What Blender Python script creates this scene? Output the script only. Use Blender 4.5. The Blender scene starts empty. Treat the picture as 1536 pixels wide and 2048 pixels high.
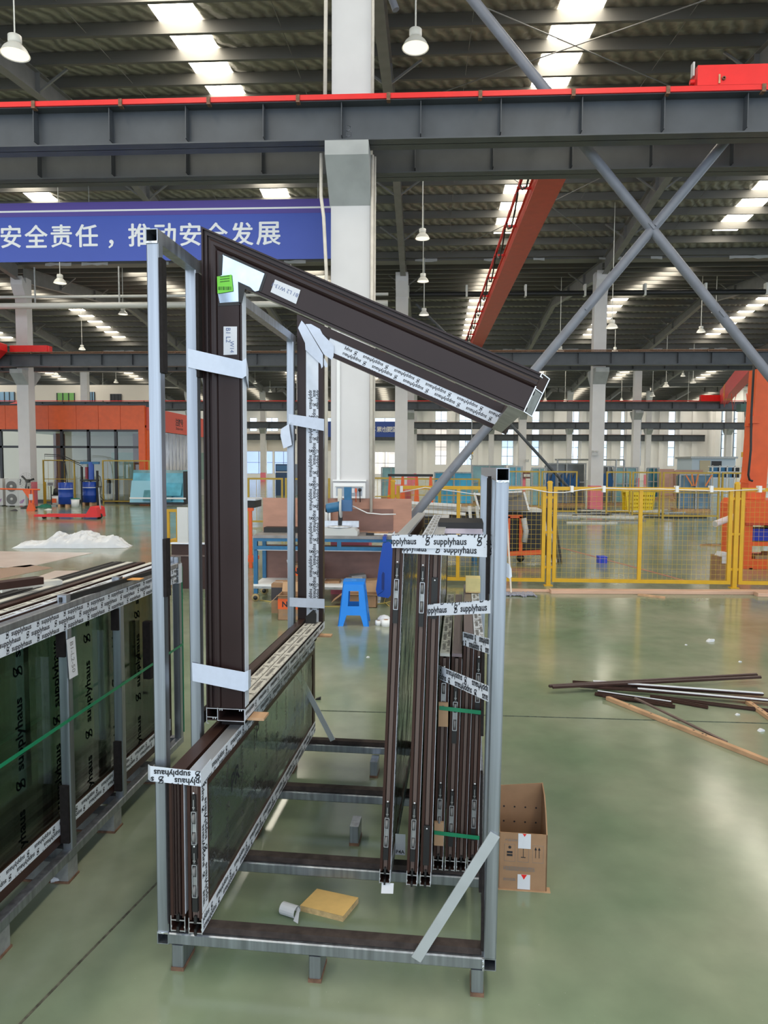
import bpy, bmesh, math, random
from mathutils import Vector, Matrix
random.seed(7)
D = bpy.data
SC = bpy.context.scene
COL = SC.collection
PI = math.pi

# ---------------------------------------------------------------- camera
FPX = 1420.0
YAW, PITCH, ROLL, CAMH = math.radians(3.1), math.radians(3.7), 0.005, 1.70
CR = Matrix.Rotation(YAW, 3, 'Z') @ Matrix.Rotation(PI/2 - PITCH, 3, 'X') @ Matrix.Rotation(ROLL, 3, 'Z')
CP = Vector((0, 0, CAMH))
cam = D.cameras.new('camera')
cam.sensor_fit = 'VERTICAL'
cam.sensor_height = 36.0
cam.lens = 36.0*FPX/2048.0
cam.clip_start = 0.05
cam.clip_end = 500
camo = D.objects.new('camera', cam)
COL.objects.link(camo)
camo.matrix_world = Matrix.Translation(CP) @ CR.to_4x4()
SC.camera = camo

# ---------------------------------------------------------------- world, sun, exposure
w = D.worlds.new('sky'); SC.world = w; w.use_nodes = True
bg = w.node_tree.nodes['Background']
bg.inputs[0].default_value = (0.76, 0.87, 1.0, 1)
bg.inputs[1].default_value = 1.25
SC.view_settings.view_transform = 'Standard'
SC.view_settings.look = 'None'
SC.view_settings.gamma = 1.0
SC.view_settings.use_curve_mapping = False
SC.view_settings.exposure = 1.03

SC.cycles.transparent_max_bounces = 40      # light passes through every pane of the stacked glass

# ---------------------------------------------------------------- measuring helpers (survey of the place)
def ray(px, py): return CR @ Vector(((px-768)/FPX, -(py-1024)/FPX, -1.0))
def fl(px, py, z=0.0):
    d = ray(px, py); return CP + d*((z-CAMH)/d.z)
def at(px, py, Y):
    d = ray(px, py); return CP + d*(Y/d.y)
def pxm(Y): return FPX/Y      # pixels per metre at depth Y

# ---------------------------------------------------------------- mesh builder
class MB:
    def __init__(s): s.v = []; s.f = []; s.sm = []
    def add(s, vs, fs, smooth=False):
        b = len(s.v); s.v += [tuple(x) for x in vs]
        for f in fs: s.f.append(tuple(b+i for i in f)); s.sm.append(smooth)
        return s
    def box(s, x0, x1, y0, y1, z0, z1):
        return s.add([(x0,y0,z0),(x1,y0,z0),(x1,y1,z0),(x0,y1,z0),(x0,y0,z1),(x1,y0,z1),(x1,y1,z1),(x0,y1,z1)],
            [(3,2,1,0),(4,5,6,7),(0,1,5,4),(1,2,6,5),(2,3,7,6),(3,0,4,7)])
    def cbox(s, c, sx, sy, sz): return s.box(c[0]-sx/2,c[0]+sx/2,c[1]-sy/2,c[1]+sy/2,c[2]-sz/2,c[2]+sz/2)
    def frame(s, p, q, up=None):
        p = Vector(p); q = Vector(q); d = (q-p).normalized()
        up = Vector(up) if up is not None else Vector((0,0,1))
        if abs(d.dot(up.normalized())) > 0.98: up = Vector((0,1,0)) if abs(d.y) < .9 else Vector((1,0,0))
        a = d.cross(up).normalized(); b = a.cross(d).normalized()
        return p, q, a, b
    def sweep(s, p, q, prof, up=None, smooth=False, caps=True):
        p, q, a, b = s.frame(p, q, up); n = len(prof)
        vs = [p+a*x+b*y for x,y in prof]+[q+a*x+b*y for x,y in prof]
        fs = [(i,(i+1)%n,n+(i+1)%n,n+i) for i in range(n)]
        if caps: fs += [tuple(range(n-1,-1,-1)), tuple(range(n,2*n))]
        return s.add(vs, fs, smooth)
    def bar(s, p, q, w, h, up=None, ch=0.0):
        x, y = w/2, h/2
        if ch > 0:
            c = ch; prof = [(-x+c,-y),(x-c,-y),(x,-y+c),(x,y-c),(x-c,y),(-x+c,y),(-x,y-c),(-x,-y+c)]
        else: prof = [(-x,-y),(x,-y),(x,y),(-x,y)]
        return s.sweep(p, q, prof, up)
    def tubebar(s, p, q, w, h, t=0.003, up=None):     # hollow square tube with open ends
        p, q, a, b = s.frame(p, q, up)
        def ring(o, x, y): return [o-a*x-b*y, o+a*x-b*y, o+a*x+b*y, o-a*x+b*y]
        x, y = w/2, h/2
        vs = ring(p,x,y)+ring(q,x,y)+ring(p,x-t,y-t)+ring(q,x-t,y-t)
        fs = []
        for i in range(4):
            j = (i+1)%4
            fs += [(i,j,4+j,4+i),(8+j,8+i,12+i,12+j),(j,i,8+i,8+j),(4+i,4+j,12+j,12+i)]
        return s.add(vs, fs)
    def tube(s, p, q, r, n=12, r2=None, smooth=True, caps=True):
        r2 = r if r2 is None else r2
        p, q, a, b = s.frame(p, q)
        c = [(math.cos(2*PI*i/n), math.sin(2*PI*i/n)) for i in range(n)]
        vs = [p+a*x*r+b*y*r for x,y in c]+[q+a*x*r2+b*y*r2 for x,y in c]
        s.add(vs, [(i,(i+1)%n,n+(i+1)%n,n+i) for i in range(n)], smooth)
        if caps: s.add(vs, [tuple(range(n-1,-1,-1)), tuple(range(n,2*n))])
        return s
    def path(s, pts, r, n=8):
        pts = [Vector(p) for p in pts]; m = len(pts); vs = []
        for k, p in enumerate(pts):
            d = (pts[min(k+1,m-1)]-pts[max(k-1,0)]).normalized()
            up = Vector((0,0,1)) if abs(d.z) < .95 else Vector((0,1,0))
            a = d.cross(up).normalized(); b = a.cross(d)
            vs += [p+a*r*math.cos(2*PI*i/n)+b*r*math.sin(2*PI*i/n) for i in range(n)]
        fs = [(k*n+i,k*n+(i+1)%n,(k+1)*n+(i+1)%n,(k+1)*n+i) for k in range(m-1) for i in range(n)]
        fs += [tuple(range(n-1,-1,-1)), tuple(range((m-1)*n,m*n))]
        return s.add(vs, fs, True)
    def lathe(s, prof, c=(0,0,0), n=24, axis='Z', smooth=True):
        vs = []; m = len(prof)
        for r, z in prof:
            for i in range(n):
                t = 2*PI*i/n; x, y = r*math.cos(t), r*math.sin(t)
                v = (x,y,z) if axis == 'Z' else ((x,z,y) if axis == 'Y' else (z,x,y))
                vs.append((c[0]+v[0], c[1]+v[1], c[2]+v[2]))
        fs = [(k*n+i,k*n+(i+1)%n,(k+1)*n+(i+1)%n,(k+1)*n+i) for k in range(m-1) for i in range(n)]
        return s.add(vs, fs, smooth)
    def prism(s, poly, fn, d0, d1, smooth=False):      # poly in 2D, fn(a,b,depth)->xyz
        n = len(poly)
        vs = [fn(a,b,d0) for a,b in poly]+[fn(a,b,d1) for a,b in poly]
        s.add(vs, [(i,(i+1)%n,n+(i+1)%n,n+i) for i in range(n)], smooth)
        return s.add(vs, [tuple(range(n-1,-1,-1)), tuple(range(n,2*n))])
    def quad(s, a, b, c, d): return s.add([a,b,c,d], [(0,1,2,3)])
    def sheet(s, a, b, c, d, t):                      # thin slab from four corners
        a, b, c, d = map(Vector, (a,b,c,d)); n = (b-a).cross(d-a).normalized()*t
        return s.add([a,b,c,d,a+n,b+n,c+n,d+n], [(3,2,1,0),(4,5,6,7),(0,1,5,4),(1,2,6,5),(2,3,7,6),(3,0,4,7)])
    def ribbon(s, rows, t=0.0008):                    # rows: list of (lower point, upper point)
        rows = [(Vector(a), Vector(b)) for a,b in rows]; m = len(rows); vs = []
        for k in range(m):
            d = rows[min(k+1,m-1)][0]-rows[max(k-1,0)][0]
            n = d.cross(rows[k][1]-rows[k][0]).normalized()*t
            vs += [rows[k][0], rows[k][1], rows[k][0]+n, rows[k][1]+n]
        fs = []
        for k in range(m-1):
            a, b = 4*k, 4*k+4
            fs += [(a,b,b+1,a+1),(a+2,a+3,b+3,b+2),(a,a+2,b+2,b),(a+1,b+1,b+3,a+3)]
        fs += [(0,1,3,2),(4*m-4,4*m-2,4*m-1,4*m-3)]
        return s.add(vs, fs)
    def mesh(s, name):
        me = D.meshes.new(name); me.from_pydata(s.v, [], s.f)
        me.polygons.foreach_set('use_smooth', s.sm); me.validate(); 
        b = bmesh.new(); b.from_mesh(me); bmesh.ops.recalc_face_normals(b, faces=b.faces); b.to_mesh(me); b.free()
        return me
    def build(s, name, m, parent=None, loc=None, rot=None):
        return obj(name, s.mesh(name), m, parent, loc, rot)

def obj(name, me, m, parent=None, loc=None, rot=None):
    o = D.objects.new(name, me); COL.objects.link(o)
    if m is not None:
        if len(me.materials) == 0: me.materials.append(m)
    if parent is not None: o.parent = parent
    if loc is not None: o.location = loc
    if rot is not None: o.rotation_euler = rot
    return o
def tag(o, label=None, cat=None, group=None, kind=None):
    if label: o['label'] = label
    if cat: o['category'] = cat
    if group: o['group'] = group
    if kind: o['kind'] = kind
    return o
def thing(name, label, cat, loc=(0,0,0), rotz=0.0, group=None, rot=None):
    o = D.objects.new(name, None); COL.objects.link(o); o.empty_display_size = .1
    o.location = loc; o.rotation_euler = rot if rot is not None else (0,0,rotz)
    return tag(o, label, cat, group)
def struct(name, mb, m, parent=None, label=None):
    o = mb.build(name, m, parent)
    if parent is None: o['kind'] = 'structure'
    if label: o['label'] = label
    return o
def dup(root, loc=None, rotz=None, label=None, group=None):
    r = root.copy(); COL.objects.link(r)
    if loc is not None: r.location = loc
    if rotz is not None: r.rotation_euler = (0,0,rotz)
    if label: r['label'] = label
    if group: r['group'] = group
    for ch in list(root.children):
        c = ch.copy(); COL.objects.link(c); c.parent = r
        for g in list(ch.children):
            d = g.copy(); COL.objects.link(d); d.parent = c
    return r

# ---------------------------------------------------------------- materials
MATS = {}
def mat(name, col, rough=.5, metal=0.0, var=0.0, scale=20.0, stretch=(1,1,1), bump=0.0, coat=0.0, spec=.5, alpha=None, col2=None, emit=None, estr=1.0, detail=3.0, rvar=0.0):
    m = D.materials.new(name); m.use_nodes = True; nt = m.node_tree; N = nt.nodes; L = nt.links
    b = N['Principled BSDF']
    b.inputs['Base Color'].default_value = (*col, 1); b.inputs['Roughness'].default_value = rough
    b.inputs['Metallic'].default_value = metal; b.inputs['Specular IOR Level'].default_value = spec
    if coat: b.inputs['Coat Weight'].default_value = coat; b.inputs['Coat Roughness'].default_value = .08
    if emit: b.inputs['Emission Color'].default_value = (*emit,1); b.inputs['Emission Strength'].default_value = estr
    if var or bump or col2 or rvar:
        tc = N.new('ShaderNodeTexCoord'); mp = N.new('ShaderNodeMapping'); mp.inputs['Scale'].default_value = stretch
        nz = N.new('ShaderNodeTexNoise'); nz.inputs['Scale'].default_value = scale; nz.inputs['Detail'].default_value = detail
        L.new(tc.outputs['Object'], mp.inputs[0]); L.new(mp.outputs[0], nz.inputs[0])
        if var or col2:
            cr = N.new('ShaderNodeValToRGB'); cr.color_ramp.elements[0].position = .3; cr.color_ramp.elements[1].position = .7
            if col2 is None:
                c0 = tuple(max(0,c*(1-var)) for c in col); c1 = tuple(min(1,c*(1+var)) for c in col)
            else: c0, c1 = col, col2
            cr.color_ramp.elements[0].color = (*c0,1); cr.color_ramp.elements[1].color = (*c1,1)
            L.new(nz.outputs[0], cr.inputs[0]); L.new(cr.outputs[0], b.inputs['Base Color'])
        if rvar:
            mr = N.new('ShaderNodeMapRange'); mr.inputs['To Min'].default_value = max(.02,rough-rvar); mr.inputs['To Max'].default_value = rough+rvar
            L.new(nz.outputs[0], mr.inputs[0]); L.new(mr.outputs[0], b.inputs['Roughness'])
        if bump:
            bp = N.new('ShaderNodeBump'); bp.inputs['Strength'].default_value = bump; bp.inputs['Distance'].default_value = .01
            L.new(nz.outputs[0], bp.inputs['Height']); L.new(bp.outputs[0], b.inputs['Normal'])
    MATS[name] = m
    return m
def glassmat(name, tint, gloss=.12, rough=.02, bump=0.0, scale=8.0, fres=1.45, haze=0.0):
    m = D.materials.new(name); m.use_nodes = True; nt = m.node_tree; N = nt.nodes; L = nt.links
    for n in list(N): 
        if n.type != 'OUTPUT_MATERIAL': N.remove(n)
    out = [n for n in N if n.type == 'OUTPUT_MATERIAL'][0]
    tr = N.new('ShaderNodeBsdfTransparent'); tr.inputs[0].default_value = (*tint,1)
    gl = N.new('ShaderNodeBsdfGlossy'); gl.inputs['Roughness'].default_value = rough; gl.inputs[0].default_value = (.9,.95,1,1)
    f0 = ((fres-1)/(fres+1))**2
    lw = N.new('ShaderNodeLayerWeight'); lw.inputs[0].default_value = .5
    pw = N.new('ShaderNodeMath'); pw.operation = 'POWER'; pw.inputs[1].default_value = 5.0; L.new(lw.outputs['Facing'], pw.inputs[0])
    fr = N.new('ShaderNodeMath'); fr.operation = 'MULTIPLY_ADD'; fr.inputs[1].default_value = 1-f0; fr.inputs[2].default_value = f0; L.new(pw.outputs[0], fr.inputs[0])
    ad = N.new('ShaderNodeMath'); ad.operation = 'ADD'; ad.use_clamp = True; ad.inputs[1].default_value = gloss
    mx = N.new('ShaderNodeMixShader')
    if haze:
        df = N.new('ShaderNodeBsdfDiffuse'); df.inputs[0].default_value = (.55,.58,.55,1); t0 = tr
        tr = N.new('ShaderNodeMixShader'); tr.inputs[0].default_value = haze; L.new(t0.outputs[0], tr.inputs[1]); L.new(df.outputs[0], tr.inputs[2])
    L.new(fr.outputs[0], ad.inputs[0]); L.new(ad.outputs[0], mx.inputs[0]); L.new(tr.outputs[0], mx.inputs[1]); L.new(gl.outputs[0], mx.inputs[2]); L.new(mx.outputs[0], out.inputs[0])
    if bump:
        nz = N.new('ShaderNodeTexNoise'); nz.inputs['Scale'].default_value = scale; nz.inputs['Detail'].default_value = 4
        tc = N.new('ShaderNodeTexCoord'); L.new(tc.outputs['Object'], nz.inputs[0])
        bp = N.new('ShaderNodeBump'); bp.inputs['Strength'].default_value = bump; bp.inputs['Distance'].default_value = .02
        L.new(nz.outputs[0], bp.inputs['Height']); L.new(bp.outputs[0], gl.inputs['Normal'])
    MATS[name] = m
    return m

steel = mat('galvanised_steel', (.33,.355,.395), .36, .88, .25, 45, (1,1,.03), rvar=.10)
steel_dull = mat('dull_steel', (.36,.37,.37), .5, .6, .2, 25)
rust = mat('rusty_steel', (.20,.11,.07), .75, .3, .4, 30)
rubber = mat('dark_rubber', (.016,.013,.013), .8, 0, .25, 60, spec=.2)
rubber_brown = mat('worn_brown_rubber', (.045,.034,.031), .75, 0, .35, 25, spec=.25)
brown = mat('bronze_aluminium', (.042,.020,.0155), .4, 0, .12, 8, spec=.25)
brown_gloss = mat('bronze_aluminium_gloss', (.028,.0155,.0145), .32, 0, .08, 5, spec=.27)
brown_lt = mat('bronze_recess', (.15,.105,.092), .45, .2, .15, 10, (1,1,.1))
alu = mat('raw_cut_aluminium', (.72,.74,.78), .35, .7)
alu_br = mat('mill_aluminium', (.60,.62,.66), .35, .75, .1, 20, (1,.05,1))
black = mat('black_plastic', (.012,.012,.013), .5)
blackgask = mat('black_gasket', (.015,.014,.014), .6)
tape_w = mat('white_tape', (.60,.66,.79), .45, 0, .03, 40, spec=.4)
film_w = mat('white_protective_film', (.67,.71,.79), .4, 0, .04, 30)
film_c = mat('cream_protective_film', (.58,.57,.53), .5, 0, .06, 20)
ink = mat('printed_ink', (.012,.013,.02), .5)
ink_grey = mat('grey_print', (.20,.19,.18), .6)
ink_blue = mat('blue_pen_ink', (.10,.14,.30), .6)
wood = mat('raw_timber', (.50,.30,.17), .7, 0, .22, 12, (1,.1,1))
wood_pink = mat('pinkish_timber', (.56,.35,.25), .7, 0, .2, 8, (.1,1,1))
card = mat('brown_cardboard', (.32,.185,.10), .8, 0, .08, 15)
card_lt = mat('light_cardboard', (.44,.275,.155), .8, 0, .07, 15)
ply = mat('reddish_plywood', (.42,.215,.15), .55, 0, .12, 4, (1,1,3))
ply_dk = mat('dark_plywood', (.20,.105,.085), .55, 0, .15, 4, (1,1,2))
foam = mat('yellow_foam_board', (.72,.47,.17), .8, 0, .06, 20)
foam_e = mat('foam_edge', (.56,.40,.20), .85, 0, .2, 60)
paper = mat('white_paper', (.64,.65,.69), .6)
lamp_w = mat('lamp_white', (.74,.73,.68), .4)
blue_pl = mat('bright_blue_plastic', (.010,.22,.75), .32, 0, .04, 5, spec=.5)
blue_dk = mat('deep_blue_plastic', (.008,.06,.36), .3)
blue_st = mat('blue_painted_steel', (.02,.13,.27), .4, 0, .12, 15)
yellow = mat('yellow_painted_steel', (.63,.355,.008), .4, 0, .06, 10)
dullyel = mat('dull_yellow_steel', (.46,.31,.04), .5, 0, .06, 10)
yellow_pl = mat('yellow_plastic', (.85,.62,.01), .4)
orange = mat('orange_painted_steel', (.76,.11,.018), .42, 0, .06, 6)
red = mat('red_painted_steel', (.75,.018,.018), .38, 0, .05, 6)
redpink = mat('faded_red_girder', (.62,.075,.045), .42, 0, .06, 6)
grey_st = mat('grey_blue_beam_paint', (.060,.068,.080), .45, 0, .15, 3)
grey_br = mat('grey_brace_paint', (.17,.18,.215), .45, 0, .1, 6)
grey_rf = mat('grey_rafter_paint', (.20,.195,.19), .55, 0, .1, 3)
purl = mat('galvanised_purlin', (.13,.125,.115), .5, .1, .12, 2, (.3,1,1))
conc = mat('painted_concrete', (.63,.615,.62), .7, 0, .04, 2)
corb = mat('grey_corbel_concrete', (.36,.37,.37), .75, 0, .12, 3)
pink = mat('pink_paint', (.80,.20,.26), .5, 0, .05, 3)
cream = mat('cream_pipe', (.66,.60,.52), .5, 0, .1, 8)
pipe_w = mat('white_pipe', (.60,.60,.58), .45)
wallm = mat('white_plaster', (.90,.88,.875), .8, 0, .03, .5)
wallcream = mat('cream_plaster', (.76,.69,.62), .8, 0, .03, .5)
bannerb = mat('banner_blue', (.045,.085,.42), .5, 0, .04, 1)
bannerp = mat('banner_purple', (.085,.055,.30), .5)
white = mat('white_paint', (.80,.80,.80), .5)
whitish = mat('dirty_white', (.62,.61,.58), .6, 0, .15, 6)
pinkfilm = mat('pinkish_board', (.66,.56,.52), .25, 0, .06, 2)
plast = mat('white_plastic_sheet', (.74,.76,.80), .25, 0, .04, 6, bump=.4)
drum_b = mat('drum_blue', (.008,.05,.32), .35)
glass_booth = glassmat('booth_glass', (.90,.93,.90), .0)
glass_dk = glassmat('dark_green_glass', (.77,.815,.785), .0, .03)
glass_film = glassmat('film_covered_glass', (.74,.80,.74), .02, .06, .25, 6, 1.4, haze=.05)
glass_deep = glassmat('deep_green_glass', (.76,.83,.785), .0, .03)
film_low = glassmat('clinging_film', (.88,.91,.88), .0, .08, .5, 12, 1.3, haze=.05)
film_clear = glassmat('wrinkled_clear_film', (.86,.90,.86), .02, .10, .35, 9, 1.25, haze=.12)
glass_teal = mat('teal_glass_stack', (.10,.26,.30), .15, 0, .3, 3, spec=.7)
glass_blue = mat('blue_film_glass', (.10,.40,.55), .2, 0, .18, 3, (1,1,1), spec=.6)
glass_win = glassmat('window_glass', (.92,.97,1.0), .03)
green_strap = mat('green_strap', (.01,.22,.10), .4)
green_lab = mat('green_label', (.18,.62,.05), .5)
green_net = mat('green_net', (.01,.16,.10), .7, 0, .4, 40)
silverb = mat('polished_bracket', (.50,.60,.72), .2, .9, .12, 12)
grey_mop = mat('grey_mop_yarn', (.30,.30,.36), .95, 0, .3, 60, bump=.8)
silver_curt = mat('silver_strip_curtain', (.55,.55,.58), .12, .6, .6, 14, (6,6,.15))
fab_dk = mat('dark_fabric', (.05,.05,.06), .9)
redroof = mat('red_tent_fabric', (.70,.03,.03), .6)
grey_pl = mat('light_grey_plastic', (.52,.52,.51), .5)
grey_dk = mat('dark_grey_grille', (.17,.17,.17), .6)
winfr = mat('dark_window_frame', (.03,.03,.034), .4)
bluefr = mat('pale_blue_frame', (.25,.42,.60), .4)

# emissive roof lights (sky light coming through translucent sheets)
def skymat():
    m = D.materials.new('translucent_rooflight'); m.use_nodes = True; nt = m.node_tree; N = nt.nodes; L = nt.links
    b = N['Principled BSDF']; b.inputs['Base Color'].default_value = (.7,.68,.6,1); b.inputs['Roughness'].default_value = .6
    tc = N.new('ShaderNodeTexCoord'); mp = N.new('ShaderNodeMapping'); mp.inputs['Scale'].default_value = (1,1,1)
    nz = N.new('ShaderNodeTexNoise'); nz.inputs['Scale'].default_value = 6; nz.inputs['Detail'].default_value = 5
    cr = N.new('ShaderNodeValToRGB'); cr.color_ramp.elements[0].position = .3; cr.color_ramp.elements[1].position = .65
    cr.color_ramp.elements[0].color = (.95,.83,.62,1); cr.color_ramp.elements[1].color = (1,.96,.85,1)
    L.new(tc.outputs['Object'], mp.inputs[0]); L.new(mp.outputs[0], nz.inputs[0]); L.new(nz.outputs[0], cr.inputs[0])
    L.new(cr.outputs[0], b.inputs['Emission Color']); b.inputs['Emission Strength'].default_value = 7.2
    return m
rooflight = skymat()
lampglow = mat('lamp_diffuser', (.8,.78,.7), .4, emit=(1,.93,.8), estr=.5)

def floormat():
    m = D.materials.new('green_epoxy_floor'); m.use_nodes = True; nt = m.node_tree; N = nt.nodes; L = nt.links
    b = N['Principled BSDF']
    tc = N.new('ShaderNodeTexCoord')
    def noise(sc, det, st=(1,1,1)):
        mp = N.new('ShaderNodeMapping'); mp.inputs['Scale'].default_value = st
        n = N.new('ShaderNodeTexNoise'); n.inputs['Scale'].default_value = sc; n.inputs['Detail'].default_value = det
        L.new(tc.outputs['Object'], mp.inputs[0]); L.new(mp.outputs[0], n.inputs[0]); return n
    n1 = noise(.9, 3); n2 = noise(6, 5); n3 = noise(120, 2)
    cr = N.new('ShaderNodeValToRGB'); e = cr.color_ramp.elements
    e[0].position = .32; e[0].color = (.185,.262,.165,1); e[1].position = .68; e[1].color = (.345,.37,.27,1)
    L.new(n1.outputs[0], cr.inputs[0])
    mx = N.new('ShaderNodeMix'); mx.data_type = 'RGBA'; mx.blend_type = 'MULTIPLY'; mx.inputs[0].default_value = .35
    L.new(cr.outputs[0], mx.inputs[6]); L.new(n2.outputs[0], mx.inputs[7])
    # white dust specks
    sp = N.new('ShaderNodeValToRGB'); sp.color_ramp.elements[0].position = .80; sp.color_ramp.elements[1].position = .82
    n4 = noise(140, 1); L.new(n4.outputs[0], sp.inputs[0])
    mx2 = N.new('ShaderNodeMix'); mx2.data_type = 'RGBA'; mx2.inputs[7].default_value = (.5,.5,.45,1)
    L.new(sp.outputs[0], mx2.inputs[0]); L.new(mx.outputs[2], mx2.inputs[6])
    L.new(mx2.outputs[2], b.inputs['Base Color'])
    mr = N.new('ShaderNodeMapRange'); mr.inputs['To Min'].default_value = .08; mr.inputs['To Max'].default_value = .22
    nr = noise(1.3, 2); L.new(nr.outputs[0], mr.inputs[0]); L.new(mr.outputs[0], b.inputs['Roughness'])
    b.inputs['Specular IOR Level'].default_value = .5
    bp = N.new('ShaderNodeBump'); bp.inputs['Strength'].default_value = .035; bp.inputs['Distance'].default_value = .02
    n5 = noise(1.6, 1, (1,.6,1)); L.new(n5.outputs[0], bp.inputs['Height']); L.new(bp.outputs[0], b.inputs['Normal'])
    return m
floor_m = floormat()

def roofmat():
    m = D.materials.new('foil_insulation_roof'); m.use_nodes = True; nt = m.node_tree; N = nt.nodes; L = nt.links
    b = N['Principled BSDF']; b.inputs['Roughness'].default_value = .42; b.inputs['Metallic'].default_value = .15
    tc = N.new('ShaderNodeTexCoord'); mp = N.new('ShaderNodeMapping'); mp.inputs['Scale'].default_value = (1,.9,1); mp.inputs['Rotation'].default_value = (0,0,.5)
    wv = N.new('ShaderNodeTexWave'); wv.inputs['Scale'].default_value = 1.1; wv.inputs['Distortion'].default_value = 5; wv.inputs['Detail'].default_value = 3; wv.inputs['Detail Scale'].default_value = 2
    L.new(tc.outputs['Object'], mp.inputs[0]); L.new(mp.outputs[0], wv.inputs[0])
    cr = N.new('ShaderNodeValToRGB'); cr.color_ramp.elements[0].color = (.22,.21,.188,1); cr.color_ramp.elements[1].color = (.41,.395,.355,1)
    L.new(wv.outputs[1], cr.inputs[0]); L.new(cr.outputs[0], b.inputs['Base Color'])
    bp = N.new('ShaderNodeBump'); bp.inputs['Strength'].default_value = .5; bp.inputs['Distance'].default_value = .08
    L.new(wv.outputs[1], bp.inputs['Height']); L.new(bp.outputs[0], b.inputs['Normal'])
    return m
roof_m = roofmat()
# ================================================================ the hall
YR = [-10.2, 9.55, 29.2, 51.0, 74.0, 96.0]
XL, XR = -62.0, 37.0
BAYX = [-.85+7.95*k for k in range(-7, 5)]
ZE, SL = 9.9, .095
def zroof(Y, dz=0.0):
    for a, b in zip(YR, YR[1:]):
        if a <= Y <= b: return ZE+dz+SL*min(Y-a, b-Y)
    return ZE+dz

floor = struct('floor', MB().box(XL, 45, -12, 96, -.2, 0), floor_m)
# saw-cut joints in the slab
for k, (p, q, wd) in enumerate([(fl(-40,2130), fl(352,1727), .009), (fl(352,1727), fl(560,1380), .007), (fl(630,1421), fl(1536,1447), .012), (fl(1000,1431), fl(1000,1431), .01)][:3]):
    d = (q-p); m = MB().bar((p.x,p.y,.0008), (q.x,q.y,.0008), wd, .0016)
    m.build('floor_joint', mat('joint_filler_%d' % k, (.10,.095,.07) if k < 2 else (.05,.07,.055), .8, 0, .5, 40), floor)
# faint red lane line far right, painted
p, q = fl(1120,1095), fl(1395,1168)
MB().bar((p.x,p.y,.001), (q.x,q.y,.001), .07, .002).build('lane_line', mat('faded_red_line', (.42,.16,.12), .3), floor)

ceil = None
for s in range(5):
    a, b = YR[s], YR[s+1]; mid = (a+b)/2
    m = MB()
    rng = (0, 1)
    za, zm = zroof(a+1e-6, .27), zroof(mid, .27)
    for hh in (0, .12):
        if 0 in rng: m.add([(XL,a,za+hh),(XR,a,za+hh),(XR,mid,zm+hh),(XL,mid,zm+hh)], [(0,1,2,3)])
        m.add([(XL,mid,zm+hh),(XR,mid,zm+hh),(XR,b,za+hh),(XL,b,za+hh)], [(0,1,2,3)])
    o = m.build('roof_sheeting' if ceil else 'ceiling', roof_m, ceil)
    if ceil is None: ceil = o; o['kind'] = 'structure'
# purlins: lipped C sections running across the bays
pm = MB().box(XL, XR, -.006, .006, 0, .25).box(XL, XR, 0, .075, 0, .006).box(XL, XR, 0, .075, .244, .25).box(XL, XR, .069, .075, 0, .03).mesh('purlin')
pm.materials.append(purl)
for s in range(1, 5):
    a, b = YR[s], YR[s+1]; n = int(round((b-a)/2/1.12))
    for k in range(n):
        y = a + .45 + k*((b-a)/2-.5)/(n-1)
        for yy in (y, a+b-y): obj('purlin', pm, None, ceil, (0, yy, zroof(yy)))
# roof lights between the purlins
SKX = [-.85+3.85+7.95*k for k in range(-7, 5)]
for s in range(0, 5):
    a, b = YR[s], YR[s+1]; mid = (a+b)/2
    for X in SKX:
        for y0, y1 in ((a+2.3, mid-.3), (mid+.3, b-2.0)):
            if s <= 1 and (X < -24 or X > 16): continue
            if s == 3 and X < -50: continue
            m = MB(); z0, z1 = zroof(y0,.262), zroof(y1,.262)
            m.add([(X-.44,y0,z0),(X+.44,y0,z0),(X+.44,y1,z1),(X-.44,y1,z1)], [(0,1,2,3)])
            m.build('roof_light', rooflight, ceil)
# rafters: welded I beams following the slope
for s in range(1, 5):
    a, b = YR[s], YR[s+1]; mid = (a+b)/2
    for X in BAYX:
        if s == 1 and (X < -26 or X > 20): continue
        m = MB()
        for y0, y1 in ((a+.2, mid), (mid, b-.2)):
            z0, z1 = zroof(y0), zroof(y1); d0, d1 = (.62,.42) if y1 == mid else (.42,.62)
            for x0, x1, f0, f1, g0, g1 in ((-.006,.006,-d0,-.0,-d1,-.0), (-.11,.11,-d0-.014,-d0,-d1-.014,-d1), (-.11,.11,-.014,0,-.014,0)):
                m.add([(X+x0,y0,z0+f0),(X+x1,y0,z0+f0),(X+x1,y0,z0+f1),(X+x0,y0,z0+f1),(X+x0,y1,z1+g0),(X+x1,y1,z1+g0),(X+x1,y1,z1+g1),(X+x0,y1,z1+g1)],
                      [(0,1,2,3),(7,6,5,4),(0,4,5,1),(1,5,6,2),(2,6,7,3),(3,7,4,0)])
        # web stiffeners and fly braces
        for yy in (a+3.2, a+6.6, b-6.6, b-3.2):
            z = zroof(yy); m.box(X-.11, X+.11, yy-.006, yy+.006, z-.5, z)
            for sg in (-1, 1): m.bar((X+sg*.08, yy, z-.44), (X+sg*.75, yy, z+.04), .045, .045)
        m.build('rafter', grey_rf, ceil)
# roof bracing rods
for (pa, pb) in (((1.0,20.2),(7.0,27.9)), ((7.0,20.2),(1.0,27.9)), ((-.7,12.4),(6.8,18.3)), ((6.8,12.4),(-.7,18.3))):
    MB().tube((pa[0],pa[1],zroof(pa[1],-.12)), (pb[0],pb[1],zroof(pb[1],-.12)), .013, 6).build('bracing_rod', grey_rf, ceil)
for X in (-6.9,-2.9,.9,5.1,8.9,-10.8):                      # sag rods between purlins
    for y0, y1 in ((10.5,19.2),(19.6,28.4)):
        MB().tube((X,y0,zroof(y0,.06)), (X,y1,zroof(y1,.06)), .008, 5).build('sag_rod', grey_rf, ceil)
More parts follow.
